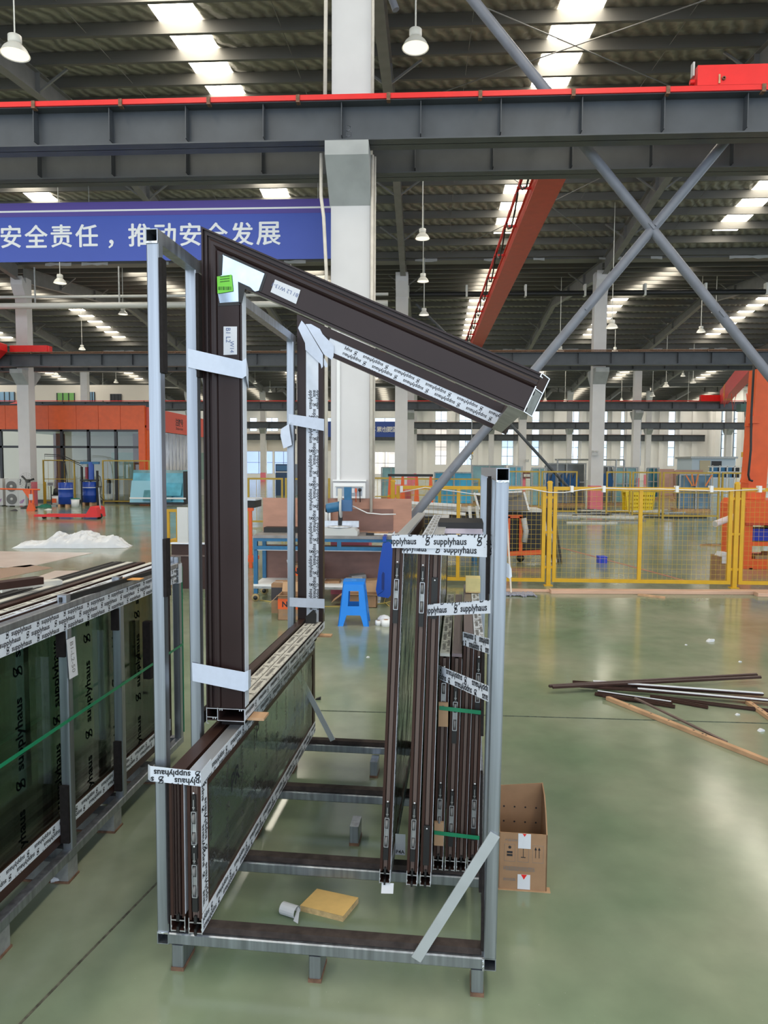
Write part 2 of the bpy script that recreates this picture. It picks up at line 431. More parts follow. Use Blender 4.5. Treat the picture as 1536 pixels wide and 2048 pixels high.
# valley gutters over the column rows, with torn bright foil hanging from them
foilb = mat('bright_foil', (.75,.75,.76), .25, .3)
for r, Y in enumerate(YR[1:5]):
    MB().box(XL, XR, Y-.28, Y+.28, ZE-.02, ZE+.3).build('valley_gutter', purl, ceil)
    if r in (1, 2):
        rr = random.Random(r)
        for k in range(18):
            x = -24+k*2.6+rr.uniform(-1,1); z = ZE-.05
            pts = [((x+i*.22, Y-.32, z-.05*rr.random()), (x+i*.22, Y-.30, z+.06+.05*rr.random())) for i in range(int(rr.uniform(3,9)))]
            MB().ribbon(pts, .004).build('torn_foil', foilb, ceil)

# ---------------------------------------------------------------- far wall, right wall with tall windows
YW = 95.2
def px2x(px, Y): return at(px, 930, Y).x
wins = []     # (x0,x1,z0,z1)
for a, b in ((1003,1026),(1063,1077),(1135,1156),(1203,1213),(1335,1348),(1268,1281),(870,893),(918,942),(1240,1247)):
    wins.append((px2x(a,YW), px2x(b,YW), 1.9, 9.0))
for a, b in ((500,514),(532,556),(617,632),(636,662),(745,793),(660,667),(420,440),(460,480),(330,350),(230,255),(120,150),(10,40)):
    wins.append((px2x(a,YW), px2x(b,YW), 6.35, 8.1))
for a, b in ((490,545),(549,585),(745,795)): wins.append((px2x(a,YW), px2x(b,YW), .6, 3.6))
xs = sorted(set([XL, XR]+[w_[0] for w_ in wins]+[w_[1] for w_ in wins]))
m = MB()
for x0, x1 in zip(xs, xs[1:]):
    xm = (x0+x1)/2
    hs = sorted([(w_[2], w_[3]) for w_ in wins if w_[0] < xm < w_[1]])
    z = 0.0
    for h0, h1 in hs:
        if h0 > z: m.box(x0, x1, YW, YW+.3, z, h0)
        z = max(z, h1)
    m.box(x0, x1, YW, YW+.3, z, 11.2)
wall_far = struct('wall_far', m, wallm)
for k, (x0, x1, z0, z1) in enumerate(wins):
    f = MB(); t = .05
    for xx in ([x0, x1] if x1-x0 < 1 else [x0, (x0+x1)/2, x1]): f.box(xx-t/2, xx+t/2, YW+.05, YW+.13, z0, z1)
    zz = z0
    while zz < z1+.01: f.box(x0, x1, YW+.05, YW+.13, zz-t/2, zz+t/2); zz += (z1-z0)/max(1, round((z1-z0)/1.2))
    o = f.build('window_%d' % (k+1), winfr); o['kind'] = 'structure'
    MB().box(x0, x1, YW+.08, YW+.09, z0, z1).build('pane', glass_win, o)
for px in (460,530,590,640,800,850,905,960,1035,1088,1110,1165,1225,1255,1300,1320,1360,1385):       # wall pilasters
    x = px2x(px, YW); MB().box(x-.28, x+.28, YW-.35, YW, 0, 10.8).build('pilaster', wallm, wall_far)
# cream spandrel between openings at the left
x0, x1 = px2x(488, YW), px2x(662, YW)
MB().box(x0, x1, YW-.04, YW-.005, 3.7, 6.2).build('spandrel_panel', wallcream, wall_far)
# right-hand wall seen in steep perspective
m = MB(); ys = [60.0]; wr = []
for c in (63,66.5,70,74,78.5,82,87,90.5): wr.append((c-.55, c+.55))
y = 58.0
for a, b in wr:
    m.box(XR, XR+.3, y, a, 0, 11); m.box(XR, XR+.3, a, b, 0, 2.4); m.box(XR, XR+.3, a, b, 9.2, 11); y = b
m.box(XR, XR+.3, y, 95.2, 0, 11)
wall_right = struct('wall_right', m, wallm)
for k, (a, b) in enumerate(wr):
    f = MB().box(XR+.08, XR+.16, a-.03, a+.03, 2.4, 9.2).box(XR+.08, XR+.16, b-.03, b+.03, 2.4, 9.2)
    for zz in (2.4,4.1,5.8,7.5,9.2): f.box(XR+.08, XR+.16, a, b, zz-.03, zz+.03)
    o = f.build('window_%d' % (len(wins)+k+1), winfr); o['kind'] = 'structure'
    MB().box(XR+.11, XR+.12, a, b, 2.4, 9.2).build('pane', glass_win, o)
for c in (60.5,72,84.5,93): MB().box(XR-.4, XR, c-.3, c+.3, 0, 10.6).build('pilaster', wallm, wall_right)
# buildings across the yard, seen through the far windows
for px0, px1, z1, c in ((700,900,8,(.75,.55,.40)),(940,1100,6,(.60,.64,.70)),(480,640,5,(.42,.46,.62)),(1180,1380,5,(.66,.66,.66))):
    x0, x1 = px2x(px0,118)*1.0, px2x(px1,118)
    o = MB().box(x0, x1, 118, 128, -.2, z1).box(x0-.3, x1+.3, 117.7, 128.3, z1, z1+.4).build('neighbouring_building', mat('render_%d' % px0, c, .8, 0, .1, .3))
    tag(o, {700:'peach coloured building seen through the window left of centre', 940:'pale grey building seen through the narrow far windows', 480:'bluish building seen through the low wide window at left', 1180:'light grey building seen through the right far windows'}[px0], 'building')

# ---------------------------------------------------------------- columns with corbels
def column(X, Y, label, w=.5, d=.55, pinkh=.95, ztop=9.45, seed=0, corbw=.53, cf=True, cb=True):
    t = thing('concrete_column', label, 'column', (X, Y, 0), 0, 'white columns of the hall')
    MB().box(-w/2, w/2, -d/2, d/2, pinkh, 5.62).build('shaft', conc, t)
    MB().box(-w/2-.002, w/2+.002, -d/2-.002, d/2+.002, 0, pinkh).build('painted_base', pink, t)
    MB().box(-w/2, w/2, -.2, .2, 5.62, ztop).build('upper_shaft', conc, t)
    for sg, on_ in ((-1, cf), (1, cb)):
        if not on_: continue
        y0, y1 = sg*d/2, sg*(d/2+.47)
        fn = lambda a, b, dd: (dd, a, b)
        MB().prism([(y0,5.02),(y0,5.63),(y1,5.63),(y1,5.46)], fn, -corbw/2, corbw/2).build('corbel', corb, t)
    m = MB().prism([(-.2,ztop-.9),(-.2,ztop-.25),(-.5,ztop),(-.5,ztop-.35)], lambda a,b,dd: (dd,a,b), -w/2, w/2)
    m.build('rafter_bracket', conc, t)
    return t
col1 = column(-.953, 9.56, 'white concrete column behind the workbench, nearest and largest', .50, .56)
column(-.9+7.95, 9.56, 'white column at the right foot of the cross bracing'); column(-.9-7.95, 9.56, 'white column left of the banner')
lab2 = {-2:'white column with pink base beside the outdoor units', -1:'white column of the second row behind the tall brown frame', 0:'white column just right of the nearest column', 1:'white column with pink base behind the mesh fence', 2:'white column at the right end of the second row'}
for k in (-3,-2,-1,0,1,2):
    column(-.9+7.95*k, 29.45, lab2.get(k, 'white column at the left end of the second row'), .5, .5)
lab3 = {-4:'distant white column above the orange booth, leftmost', -3:'distant white column above the orange booth beside the green window', -2:'distant white column above the booth corner', -1:'distant white column seen through the tall brown frame', 0:'distant white column hidden behind the second-row column', 1:'distant white column left of the crossing brace', 2:'distant white column with pink base right of the yellow basket', 3:'distant white column behind the orange machine'}
for k in range(-4, 4): column(-.9+7.95*k, 51.2, lab3[k], .5, .5)
for k in range(-5, 5): tag(column(-.9+7.95*k, 74.2, 'far white column of the fourth row', .5, .5), group='far columns of the fourth row')

# conduits, switch box, chalk mark on the nearest column
c1x, c1f = -.953, 9.28
t = thing('cream_conduit', 'cream conduit running up the left side of the nearest column', 'pipe', (c1x-.30, 9.2, 0))
MB().path([(0,0,1.2),(0,0,4.2),(-.03,-.02,4.85),(-.06,-.05,5.1),(-.055,-.05,5.62)], .022, 8).build('pipe', cream, t)
t = thing('cream_conduit', 'pair of cream conduits on the right side of the nearest column', 'pipe', (c1x+.285, 9.22, 0))
MB().path([(0,0,1.1),(0,0,5.62)], .020, 8).build('pipe', cream, t)
MB().path([(.03,.05,1.1),(.03,.05,5.62)], .014, 8).build('pipe', cream, t)
t = thing('cream_conduit', 'cream conduit on the upper part of the nearest column above the crane beam', 'pipe', (c1x-.29, 9.3, 6.2))
MB().path([(-.04,0,0),(-.01,0,3.2)], .024, 8).build('pipe', cream, t)
MB().path([(.57,0,0),(.57,0,3.2)], .018, 8).build('pipe', cream, t)
t = thing('distribution_box', 'small white distribution box on the column above the workbench', 'electrical box', (c1x, c1f, 1.28))
MB().box(-.21,.21,-.08,0,0,.20).build('body', white, t)
MB().box(-.17,.17,-.086,-.078,.03,.15).build('window_recess', mat('clear_cover', (.36,.40,.46), .2), t)
MB().box(-.18,.18,-.10,-.08,.145,.16).build('hood', grey_pl, t)
MB().box(-.05,.07,-.092,-.084,.07,.13).build('breaker_row', paper, t)
MB().box(.08,.10,-.10,-.085,.08,.13).build('orange_plug', orange, t); MB().path([(.09,-.09,.09),(.09,-.1,-.05)], .005, 5).build('orange_lead', orange, t)
MB().lathe([(0,-.012),(.022,-.012),(.022,.012),(0,.012)], (.14,-.095,.11), 12, 'Y').build('black_plug', black, t); MB().path([(.14,-.095,.1),(.145,-.1,-.05)], .006, 5).build('black_lead', black, t)
MB().box(-.22,.22,-.06,0,.22,.24).build('trunking_lid', white, t)
MB().box(-.17,-.13,-.03,0,.24,2.3).build('trunking', white, t)

# ---------------------------------------------------------------- crane runway beams
def runway(Y, ztop, zbot, x0, x1, step, label, x_off=0.0, railm=None, col=grey_st, fw=.30):
    t = thing('crane_runway_beam', label, 'beam', (0, Y, 0))
    MB().box(x0, x1, -.006, .006, zbot, ztop).build('web', col, t)
    MB().box(x0, x1, -fw/2, fw/2, ztop-.016, ztop).build('top_flange', col, t)
    MB().box(x0, x1, -fw/2, fw/2, zbot, zbot+.016).build('bottom_flange', col, t)
    MB().box(x0, x1, -.035, .035, ztop, ztop+.05).build('crane_rail', rust, t)
    sm = MB().box(-.005, .005, -fw*.42, fw*.42, zbot+.07, ztop-.016).mesh('stiffener'); sm.materials.append(col)
    n = int((x1-x0)/step)
    for k in range(n): obj('stiffener', sm, None, t, (x0+x_off+k*step, 0, 0))
    return t
runway(9.02, 6.13, 5.655, -12, 14, .965, 'dark grey crane runway beam with red busbar, nearest', .36)
runway(10.10, 6.16, 5.69, -12, 14, 1.06, 'dark grey crane runway beam just behind the nearest one', .2)
for r, Y in enumerate((28.7, 30.2)): runway(Y, 6.2, 5.7, -40, 36, 1.28, 'dark grey runway beam of the second column row, %s one' % ('front' if r == 0 else 'rear'))
for r, Y in enumerate((50.5, 51.9)): runway(Y, 6.2, 5.7, -50, 36, 1.6, 'distant runway beam of the third column row, %s one' % ('front' if r == 0 else 'rear'))
for r, Y in enumerate((73.5, 74.9)): runway(Y, 6.2, 5.6, -58, 36.5, 2.1, 'far runway beam of the fourth column row, %s one' % ('front' if r == 0 else 'rear'))
tag(runway(94.6, 5.9, 5.1, -60, 36.5, 2.4, 'farthest runway beam along the far wall'))
# red busbars
def busbar(Y, z, x0, x1, label, step, r=.026, off=0, m=None):
    t = thing('busbar', label, 'busbar', (0, Y, z))
    MB().box(x0, x1, -.014, .014, -r, r).build('rail', m or red, t)
    cm = MB().box(-.022,.022,-.03,.05,-.06,.03).mesh('bracket'); cm.materials.append(rust)
    for k in range(int((x1-x0)/step)): obj('bracket', cm, None, t, (x0+off+k*step, 0, 0))
busbar(8.86, 6.155, -12, 14, 'bright red busbar along the nearest runway beam', 1.1, .03, .55)
busbar(50.3, 6.28, -50, 36, 'thin red busbar on the third-row runway beam', 3.0, .022)
busbar(28.5, 6.26, -40, 36, 'brownish red busbar on the second-row runway beam', 3.0, .02, 0, rust)
for nm, zz in (('B', 5.80), ('8', 5.70)): pass

# ---------------------------------------------------------------- portal cross bracing (round tubes with batten plates)
def brace(p, q, r, label, m=grey_br):
    t = thing('diagonal_brace', label, 'brace', tuple(p)); p = Vector(p); q = Vector(q)-p
    MB().tube((0,0,0), q, r, 16).build('tube', m, t)
    d = q.normalized()
    n = int(q.length/1.3)
    for k in range(1, n):
        c = d*(q.length*k/n); MB().bar(c-d*.05, c+d*.05, r*.5, r*2.5, (0,1,0)).build('batten_plate', m, t)
    return t
YB = 9.52
def toz(p, q, z): return p+(q-p)*((p.z-z)/(p.z-q.z))
brace(at(1455,277,YB), toz(at(1455,277,YB), at(808,1055,YB), .62), .062, 'thick grey diagonal brace rising to the right above the mesh fence')
brace(at(1160,280,YB), toz(at(1160,280,YB), at(1570,790,YB), .35), .062, 'thick grey diagonal brace falling to the right across the hall')
brace(toz(at(1105,198,YB), at(930,-20,YB), 9.2), at(1105,198,YB), .066, 'thick grey brace above the crane beam at top centre')
brace(at(770,-40,YB+.6), at(792,20,YB+.6), .05, 'short grey brace beside the nearest column top')
brace(at(1018,845,29.3), at(1150,990,29.3), .06, 'thin dark brace of the second column row behind the fence', grey_st)
brace(at(1000,840,29.3), at(855,990,29.3), .06, 'grey brace of the second row crossing left of the right post', grey_st)
brace(at(832,608,29.9), at(940,715,29.9), .05, 'thin dark brace behind the brown rafter', grey_st)
# ================================================================ main rack: local frame u (width), v (depth), z
A0 = fl(354,1941); _b = fl(955,1993)
TH = math.atan2(_b.y-A0.y, _b.x-A0.x)
UU = Vector((math.cos(TH), math.sin(TH), 0)); VV = Vector((-math.sin(TH), math.cos(TH), 0))
def RK(u, v, z): return A0+UU*u+VV*v+Vector((0,0,z))
def rv(px, py, v):                                   # rack coordinates of a sighted point on the plane v = const
    d = ray(px, py); p0 = A0+VV*v; t = VV.dot(p0-CP)/VV.dot(d); P = CP+d*t; q = P-A0
    return Vector((q.dot(UU), q.dot(VV), P.z))
def ru(px, py, u):
    d = ray(px, py); p0 = A0+UU*u; t = UU.dot(p0-CP)/UU.dot(d); P = CP+d*t; q = P-A0
    return Vector((q.dot(UU), q.dot(VV), P.z))
def rthing(name, label, cat, u, v, z, group=None, lean=0.0):
    return thing(name, label, cat, RK(u,v,z), TH, group, rot=(0, lean, TH))

# ---------------------------------------------------------------- printed film lettering
_tc = {}
def text_geo(body, width=None, height=None, bold=0.0, res=2):
    key = (body, width, height, bold)
    if key in _tc: return _tc[key]
    c = D.curves.new('t', 'FONT'); c.body = body; c.size = 1; c.resolution_u = res; c.offset = bold
    o = D.objects.new('t', c); COL.objects.link(o); bpy.context.view_layer.update()
    me = D.meshes.new_from_object(o.evaluated_get(bpy.context.evaluated_depsgraph_get()))
    vs = [v.co.copy() for v in me.vertices]; fs = [tuple(p.vertices) for p in me.polygons]
    D.objects.remove(o); D.curves.remove(c); D.meshes.remove(me)
    x0 = min(v.x for v in vs); x1 = max(v.x for v in vs); y0 = min(v.y for v in vs); y1 = max(v.y for v in vs)
    k = width/(x1-x0) if width else height/(y1-y0)
    vs = [((v.x-x0)*k, v.y*k) for v in vs]
    _tc[key] = (vs, fs, (x1-x0)*k, y0*k, y1*k)
    return _tc[key]
def logo_geo(s=.022):
    n = 14; vs = []; fs = []
    def arc(cx, cy, r, a0, a1, w, m=10):
        b = len(vs)
        for i in range(m+1):
            a = a0+(a1-a0)*i/m
            for rr in (r-w, r+w): vs.append((cx+rr*math.cos(a), cy+rr*math.sin(a)))
        for i in range(m): fs.append((b+2*i, b+2*i+1, b+2*i+3, b+2*i+2))
    def bar2(x0,y0,x1,y1,w):
        b = len(vs); d = Vector((x1-x0,y1-y0)).normalized(); nx, ny = -d.y*w, d.x*w
        vs.extend([(x0-nx,y0-ny),(x1-nx,y1-ny),(x1+nx,y1+ny),(x0+nx,y0+ny)]); fs.append((b,b+1,b+2,b+3))
    w = s*.065; r = s*.23
    arc(s*.42, s*.60, r*1.25, PI*.35, PI*1.5, w); arc(s*.42, s*.20, r*1.25, -PI*.5, PI*.5, w)
    arc(s*.42, s*.42, r*.55, 0, 2*PI*.96, w, 12)
    bar2(s*.50, s*.87, s*.80, s*.87, w); bar2(s*.05, -s*.08, s*.42, -s*.08, w); bar2(s*.06,-s*.08,s*.78,s*.86,w)
    return vs, fs
def printed(name, wd, ht, fn, m, parent, sc=1.0, line=.030, rot=0, first=.008, x0=-.05, stag=.07, every=1, off=.0006):
    """film lettering: rows of logo + word clipped to wd x ht, laid on a surface by fn(a,b,off)"""
    W, H = (wd, ht) if rot in (0,180) else (ht, wd)
    b = bmesh.new()
    tv, tf, tw, _, _ = text_geo('supplyhaus', width=.125*sc, bold=.022)
    lv, lf = logo_geo(.024*sc)
    per = .195*sc; y = first; r = 0
    while y < H+.02*sc:
        x = x0 - (r % 2)*stag*sc - per
        while x < W+.02:
            if x+per > -.02 and r % every == 0:
                for vs, fs, dx in ((lv, lf, 0), (tv, tf, .034*sc)):
                    bv = [b.verts.new((x+dx+p[0], y+p[1], 0)) for p in vs]
                    for f in fs:
                        try: b.faces.new([bv[i] for i in f])
                        except ValueError: pass
            x += per
        y += line*sc; r += 1
    for co, no in (((0,0,0),(-1,0,0)), ((W,0,0),(1,0,0)), ((0,0,0),(0,-1,0)), ((0,H,0),(0,1,0))):
        bmesh.ops.bisect_plane(b, geom=b.verts[:]+b.edges[:]+b.faces[:], plane_co=co, plane_no=no, clear_outer=True)
    for v in b.verts:
        a, c = v.co.x, v.co.y
        if rot == 180: a, c = W-a, H-c
        elif rot == 90: a, c = c, W-a
        elif rot == 270: a, c = H-c, a
        v.co = Vector(fn(a, c, off))
    me = D.meshes.new(name); b.to_mesh(me); b.free(); me.materials.append(m)
    return obj(name, me, None, parent)
def lettering(name, body, wd, fn, m, parent, bold=.01, off=.0006, height=None):
    vs, fs, *_ = text_geo(body, width=wd if height is None else None, height=height, bold=bold)
    me = D.meshes.new(name); me.from_pydata([tuple(fn(x,y,off)) for x,y in vs], [], fs); me.materials.append(m)
    return obj(name, me, None, parent)

# ---------------------------------------------------------------- the steel rack
T4 = .04
rack = rthing('steel_storage_rack', 'silver square-tube steel rack holding the brown window frames, in the middle', 'rack', 0, 0, 0)
LU, RU = -.068, 1.022
def rb(name, mb, m=steel): return mb.build(name, m, rack)
ZR0, ZR1, ZT = .088, .130, 2.402
rb('side_rail', MB().tubebar((LU+.02,0,.109), (LU+.02,1.86,.109), T4, T4))
rb('side_rail', MB().tubebar((RU+.02,0,.109), (RU+.02,1.86,.109), T4, T4))
for v in (0, .445, 1.065, 1.65):
    rb('cross_rail', MB().bar((LU+T4, v+.02, .109), (RU, v+.02, .109), T4, T4, ch=.004))
    rb('rubber_strip', MB().bar((LU+T4+.01, v+.033, .1415), (RU-.006, v+.033, .1415), .040, .022), rubber_brown)
for v in (0, .315, 1.80):
    rb('post', MB().bar((LU+.02, v+.02, ZR1), (LU+.02, v+.02, ZT), T4, T4, (0,1,0), ch=.004))
for v in (0, .30, 1.80):
    rb('post', MB().bar((RU+.02, v+.02, ZR1), (RU+.036, v+.02, 1.655), T4, T4, (0,1,0), ch=.004))
rb('top_rail', MB().tubebar((LU+.02,-.002,ZT+.021), (LU+.02,1.86,ZT+.021), T4, T4+.002))
rb('top_rail', MB().tubebar((RU+.037,-.002,1.676), (RU+.037,1.86,1.676), T4, T4))
for u in (.002, .472, 1.003):
    for v in (0, .85, 1.55):
        rb('foot', MB().bar((u, v+.05, .004), (u, v+.05, ZR0), T4, .10, (0,1,0), ch=.003))
        rb('foot_plate', MB().box(u-.022, u+.022, v-.003, v+.10, 0, .012), rust)
# flat braces
p, q = rv(990,1668,-.003), rv(832,1918,-.003)
rb('diagonal_strap', MB().bar((p.x,-.004,p.z), (q.x,-.004,q.z), .034, .005, (0,1,0) , ch=0), mat('bare_flat_bar', (.52,.55,.58), .42, .55, .06, 10))
p, q = rv(634,1418,1.66), rv(666,1480,1.66)
d = (q-p).normalized(); p = p-d*.25
rb('diagonal_strap', MB().bar((p.x,1.655,p.z), (q.x,1.655,q.z), .03, .005, (0,1,0)), MATS['bare_flat_bar'])
# weld blooms
weldm = mat('weld_bead', (.60,.62,.66), .3, .9, .4, 80, bump=1)
rb('weld', MB().bar((LU+.001,-.001,ZR1), (LU+T4,-.001,ZR1), .006, .006), weldm)
rb('weld', MB().bar((LU+.001,-.001,ZT), (LU+T4,-.001,ZT), .007, .007), weldm)
rb('weld', MB().bar((RU+.017,-.001,1.655), (RU+.056,-.001,1.655), .007, .007), weldm)
rb('weld', MB().bar((RU-.001,-.001,ZR0), (RU-.001,-.001,ZR1), .006, .006, (0,1,0)), weldm)
# rubber pads on the posts
def pad(u0, u1, v0, v1, z0, z1): rb('rubber_pad', MB().box(u0,u1,v0,v1,z0,z1), rubber)
pad(LU+T4, LU+T4+.010, .002, .038, 1.995, 2.355)
pad(LU+T4, LU+T4+.010, .317, .353, 2.02, 2.39)
pad(LU+T4, LU+T4+.010, .002, .038, 1.27, 1.46)
pad(LU+T4, LU+T4+.010, .002, .038, .16, .66)
pad(RU-.0, RU+.010, .302, .338, 1.20, 1.66)
pad(RU-.010, RU, .302, .338, .74, 1.04)
pad(RU-.009, RU, .004, .036, .15, .44); pad(RU-.009, RU, .304, .336, .16, .60)
rb('rubber_pad', MB().box(RU-.006, RU+.004, .04, .075, 1.30, 1.67), rubber)
rb('side_rail', MB().bar((LU+.02,.36,.735), (LU+.02,1.80,.735), .02, .045), rubber)      # dark bar behind the low sashes

# ---------------------------------------------------------------- sashes
def sash(label, u0, v0, z0, t, ln, h, lean=0.0, rollers=(), group=None, film=True, face='film', plain=False, glass=None, topfilm=True, prints=True, stile=.07, topm=None, filmm=None):
    s = rthing('window_sash', label, 'window sash', u0, v0, z0, group, lean)
    w = .010
    # front stile: two side walls and a recessed web
    MB().box(0,w,0,.05,.045,h-.012).box(t-w,t,0,.05,.045,h-.012).box(w,t-w,.040,.05,.045,h-.012).build('stile', brown, s)
    MB().box(w,t*.5-.0045,.012,.040,.045,h-.012).box(t*.5+.0045,t-w,.012,.040,.045,h-.012).build('stile_lip', brown, s)
    g = MB().box(w+.003,t-w-.003,.006,.012,.05,h-.02)
    for k in (-1, 1): g.box(t/2+k*.0035-.0009, t/2+k*.0035+.0009, .004, .006, .05, h-.02)
    g.build('groove_cover', brown_lt, s)
    MB().box(0,t,ln-.05,ln,.045,h-.012).build('stile', brown, s)
    MB().box(0,t,.0,ln,0,.004).box(0,.004,0,ln,.004,.045).box(t-.004,t,0,ln,.004,.045).box(0,t,0.02,ln,.041,.045).build('bottom_rail', brown, s)
    MB().box(0,t,0,ln,h-.012,h).build('top_rail', topm or (alu_br if topfilm else brown), s)
    if topm is film_c or topm is film_w: printed('film_print', t-.004, ln-.05, lambda a,b,o: (.002+a, .02+b, h+o), ink_grey, s, .8, .022, 90, .006)
    # faces of the rails either side of the pane
    for x0, x1 in ((0,.006),(t-.006,t)):
        MB().box(x0,x1,.05,ln-.05,.045,stile).build('rail_face', brown, s)
        MB().box(x0,x1,.05,ln-.05,h-stile,h-.012).build('rail_face', brown, s)
        MB().box(x0,x1,.05,stile,stile,h-stile).build('rail_face', brown, s)
    # raw cut end of the bottom rail
    e = MB(); q = .0016
    for x0,x1,za,zb in ((0,q*1.3,-.002,.052),(t-q*1.3,t,-.002,.052),(0,t*.36,.0,.002),(t*.62,t,.0,.002),(0,t*.38,.036,.038),(t*.6,t,.036,.038),(.002,.004,.012,.018),(t-.004,t-.002,.012,.018)):
        e.box(x0,x1,-.0022,.002,za,zb)
    e.build('cut_end', alu, s)
    MB().box(t*.42,t*.58,-.004,.03,-.006,.016).build('drain_gasket', black, s)
    MB().box(t*.40,t*.60,-.003,.02,.034,.06).build('corner_gasket', black, s)
    # pane and its wrinkled film
    MB().box(t*.5-.006,t*.5+.006,.05,ln-.05,stile-.01,h-stile+.01).build('pane', glass or glass_film, s)
    if film:
        pts = []; fr = random.Random(int(u0*1000)); n = 26; mrow = 10
        vs = []; fs = []
        for i in range(n+1):
            for j in range(mrow+1):
                vs.append((t-.004+fr.uniform(-.0022,.0022), .05+(ln-.12)*i/n, stile+(h-2*stile)*j/mrow))
        for i in range(n):
            for j in range(mrow): k = i*(mrow+1)+j; fs.append((k,k+1,k+mrow+2,k+mrow+1))
        MB().add(vs, fs, True).build('loose_film', filmm or film_clear, s)
    if face == 'film':       # white film on the right-hand rail faces
        x = t+.0012
        fn = lambda a, b, o: (x+o, .0+a, b)
        MB().box(t,t+.001,.0,ln,.004,stile-.004).build('film_band', film_w, s)
        printed('film_print', ln, stile-.012, lambda a,b,o: (x+o-.0002, a, .006+b), ink, s, 1.0, .028, 180, .012)
        MB().box(t,t+.001,.0,.055,stile,h-.02).build('film_band', film_w, s)
        if prints: printed('film_print', .05, h-stile-.05, lambda a,b,o: (x+o-.0002, .003+a, stile+.02+b), ink, s, 1.15, .022, 270, .008)
    for rz_, kind in rollers:
        if kind == 'roller':
            r = MB(); x0, x1 = t*.5-.0085, t*.5+.0085; L_ = .112
            r.box(x0,x0+.002,-.006,.006,rz_,rz_+L_).box(x1-.002,x1,-.006,.006,rz_,rz_+L_).box(x0,x1,-.006,.006,rz_,rz_+.002).box(x0,x1,-.006,.006,rz_+L_-.002,rz_+L_)
            ro = r.build('roller_carriage', alu_br, s)
            MB().box(x0+.003,x1-.003,-.003,.004,rz_+.042,rz_+.070).build('link_plate', steel_dull, ro)
            for zz in (.024, .088): MB().lathe([(0,-.004),(.016,-.004),(.016,.004),(0,.004)], (t*.5,-.0,rz_+zz), 14, 'X').build('wheel', grey_dk, ro)
            MB().box(t*.5-.009,t*.5+.009,-.003,.008,rz_-.05,rz_).build('carriage_guide', black, ro); MB().box(t*.5-.006,t*.5+.006,-.004,.008,rz_+L_,rz_+L_+.055).build('carriage_guide', black, ro)
            MB().box(t*.5-.0013,t*.5+.0013,-.006,0,rz_+L_+.006,rz_+L_+.040).box(t*.5-.0045,t*.5+.0045,-.006,0,rz_+L_+.012,rz_+L_+.015).build('adjuster', steel_dull, ro)
            MB().lathe([(0,-.001),(.0035,-.001),(.0035,.001),(0,.001)], (t*.5,-.005,rz_+L_+.062), 8, 'Y').build('screw', alu, ro)
        else:
            bl = MB().box(t*.5-.011,t*.5+.011,-.004,.008,rz_,rz_+.15).build('keeper', black, s)
            MB().lathe([(0,-.002),(.003,-.002),(.003,.002),(0,.002)], (t*.5,-.005,rz_+.14), 8, 'Y').build('screw', alu, bl)
    return s
# low pair on the left
sa = sash('low brown window sash against the left posts, left one of the pair', -.011, -.018, .153, .050, 1.78, .545, 0, (), 'low sashes on the left', film=False, face='none', glass=glass_deep, topfilm=False)
for k, x in enumerate((.012,.022,.033)): MB().box(x,x+.004,-.003,.01,.055,.52).build('rib', brown_gloss, sa)
MB().box(.05,.0512,.0,.05,.06,.52).build('film_band', film_w, sa)
sb = sash('low dark sash with white printed film below the tall frame, right one of the pair', .053, -.024, .153, .047, 1.80, .545, 0, ((.305,'roller'),(.125,'roller')), 'low sashes on the left', film=True, glass=glass_deep, filmm=film_low)
def sbfn(a, b, o): return (.0482+o, a, b)
MB().box(.047,.0481,.02,1.78,.50,.545).build('film_band', film_w, sb)
printed('film_print', 1.74, .042, lambda a,b,o: (.0483+o-.0002, .03+a, .501+b), ink, sb, 1.0, .025, 180, .01)
printed('film_print', 1.6, .36, lambda a,b,o: (.0300+o, .10+a, .09+b), ink, sb, 1.6, .11, 90, .02)
lettering('marker_letters', 'PR', .10, lambda x,y,o: (.0478+o, .30+x, .34+y+x*.2), ink, sb, .02)
lettering('marker_letters', 'P', .04, lambda x,y,o: (.0478+o, .62+x, .42+y), ink, sb, .02)
MB().box(.006,.04,.55,1.75,.545,.548).build('top_film', film_c, sb)
for (u_, v_) in ((.045,.41),(.06,1.78)):
    pass
# packing shims under the tall frame
o = rthing('timber_shim', 'small orange timber shim under the near end of the tall frame sill', 'wood block', .02, .40, .6985)
MB().box(0,.09,.01,.08,.0,.024).build('packer', rubber, o); MB().box(0,.17,0,.07,.024,.034).build('block', wood, o)
o = rthing('timber_shim', 'small orange timber shim under the far end of the tall frame sill', 'wood block', .02, 1.74, .6985)
MB().box(0,.09,0,.03,.0,.024).build('packer', rubber, o); MB().box(0,.18,0,.05,.024,.034).build('block', wood, o)

# right-hand stack
bright_alu = mat('bright_mill_aluminium', (.74,.75,.78), .28, .6, .1, 30, (1,.03,1)); brown_mauve = mat('mauve_brown_anodised', (.20,.155,.165), .35, .3)
big = 'large brown sashes in the right half of the rack'; sml = 'smaller brown sashes against the right post'
sash('large brown sash with wrinkled film, leftmost of the right-hand stack', .646, .335, .153, .040, 1.42, 1.29, .034, ((.14,'roller'),(1.03,'roller')), big, topm=bright_alu)
sash('large brown sash in the middle of the three big ones', .747, .335, .153, .040, 1.42, 1.28, .027, ((.14,'roller'),(1.02,'roller')), big, topm=film_w)
sash('large brown sash nearest to the smaller ones, with black keeper plates', .797, .335, .153, .0395, 1.42, 1.28, .022, ((.08,'keeper'),(1.0,'keeper')), big, topm=bright_alu)
sash('shorter brown sash with the cardboard pads, next to the big ones', .841, .447, .153, .037, 1.25, .845, .022, ((.17,'roller'),(.62,'roller')), sml, film=False, topm=film_c)
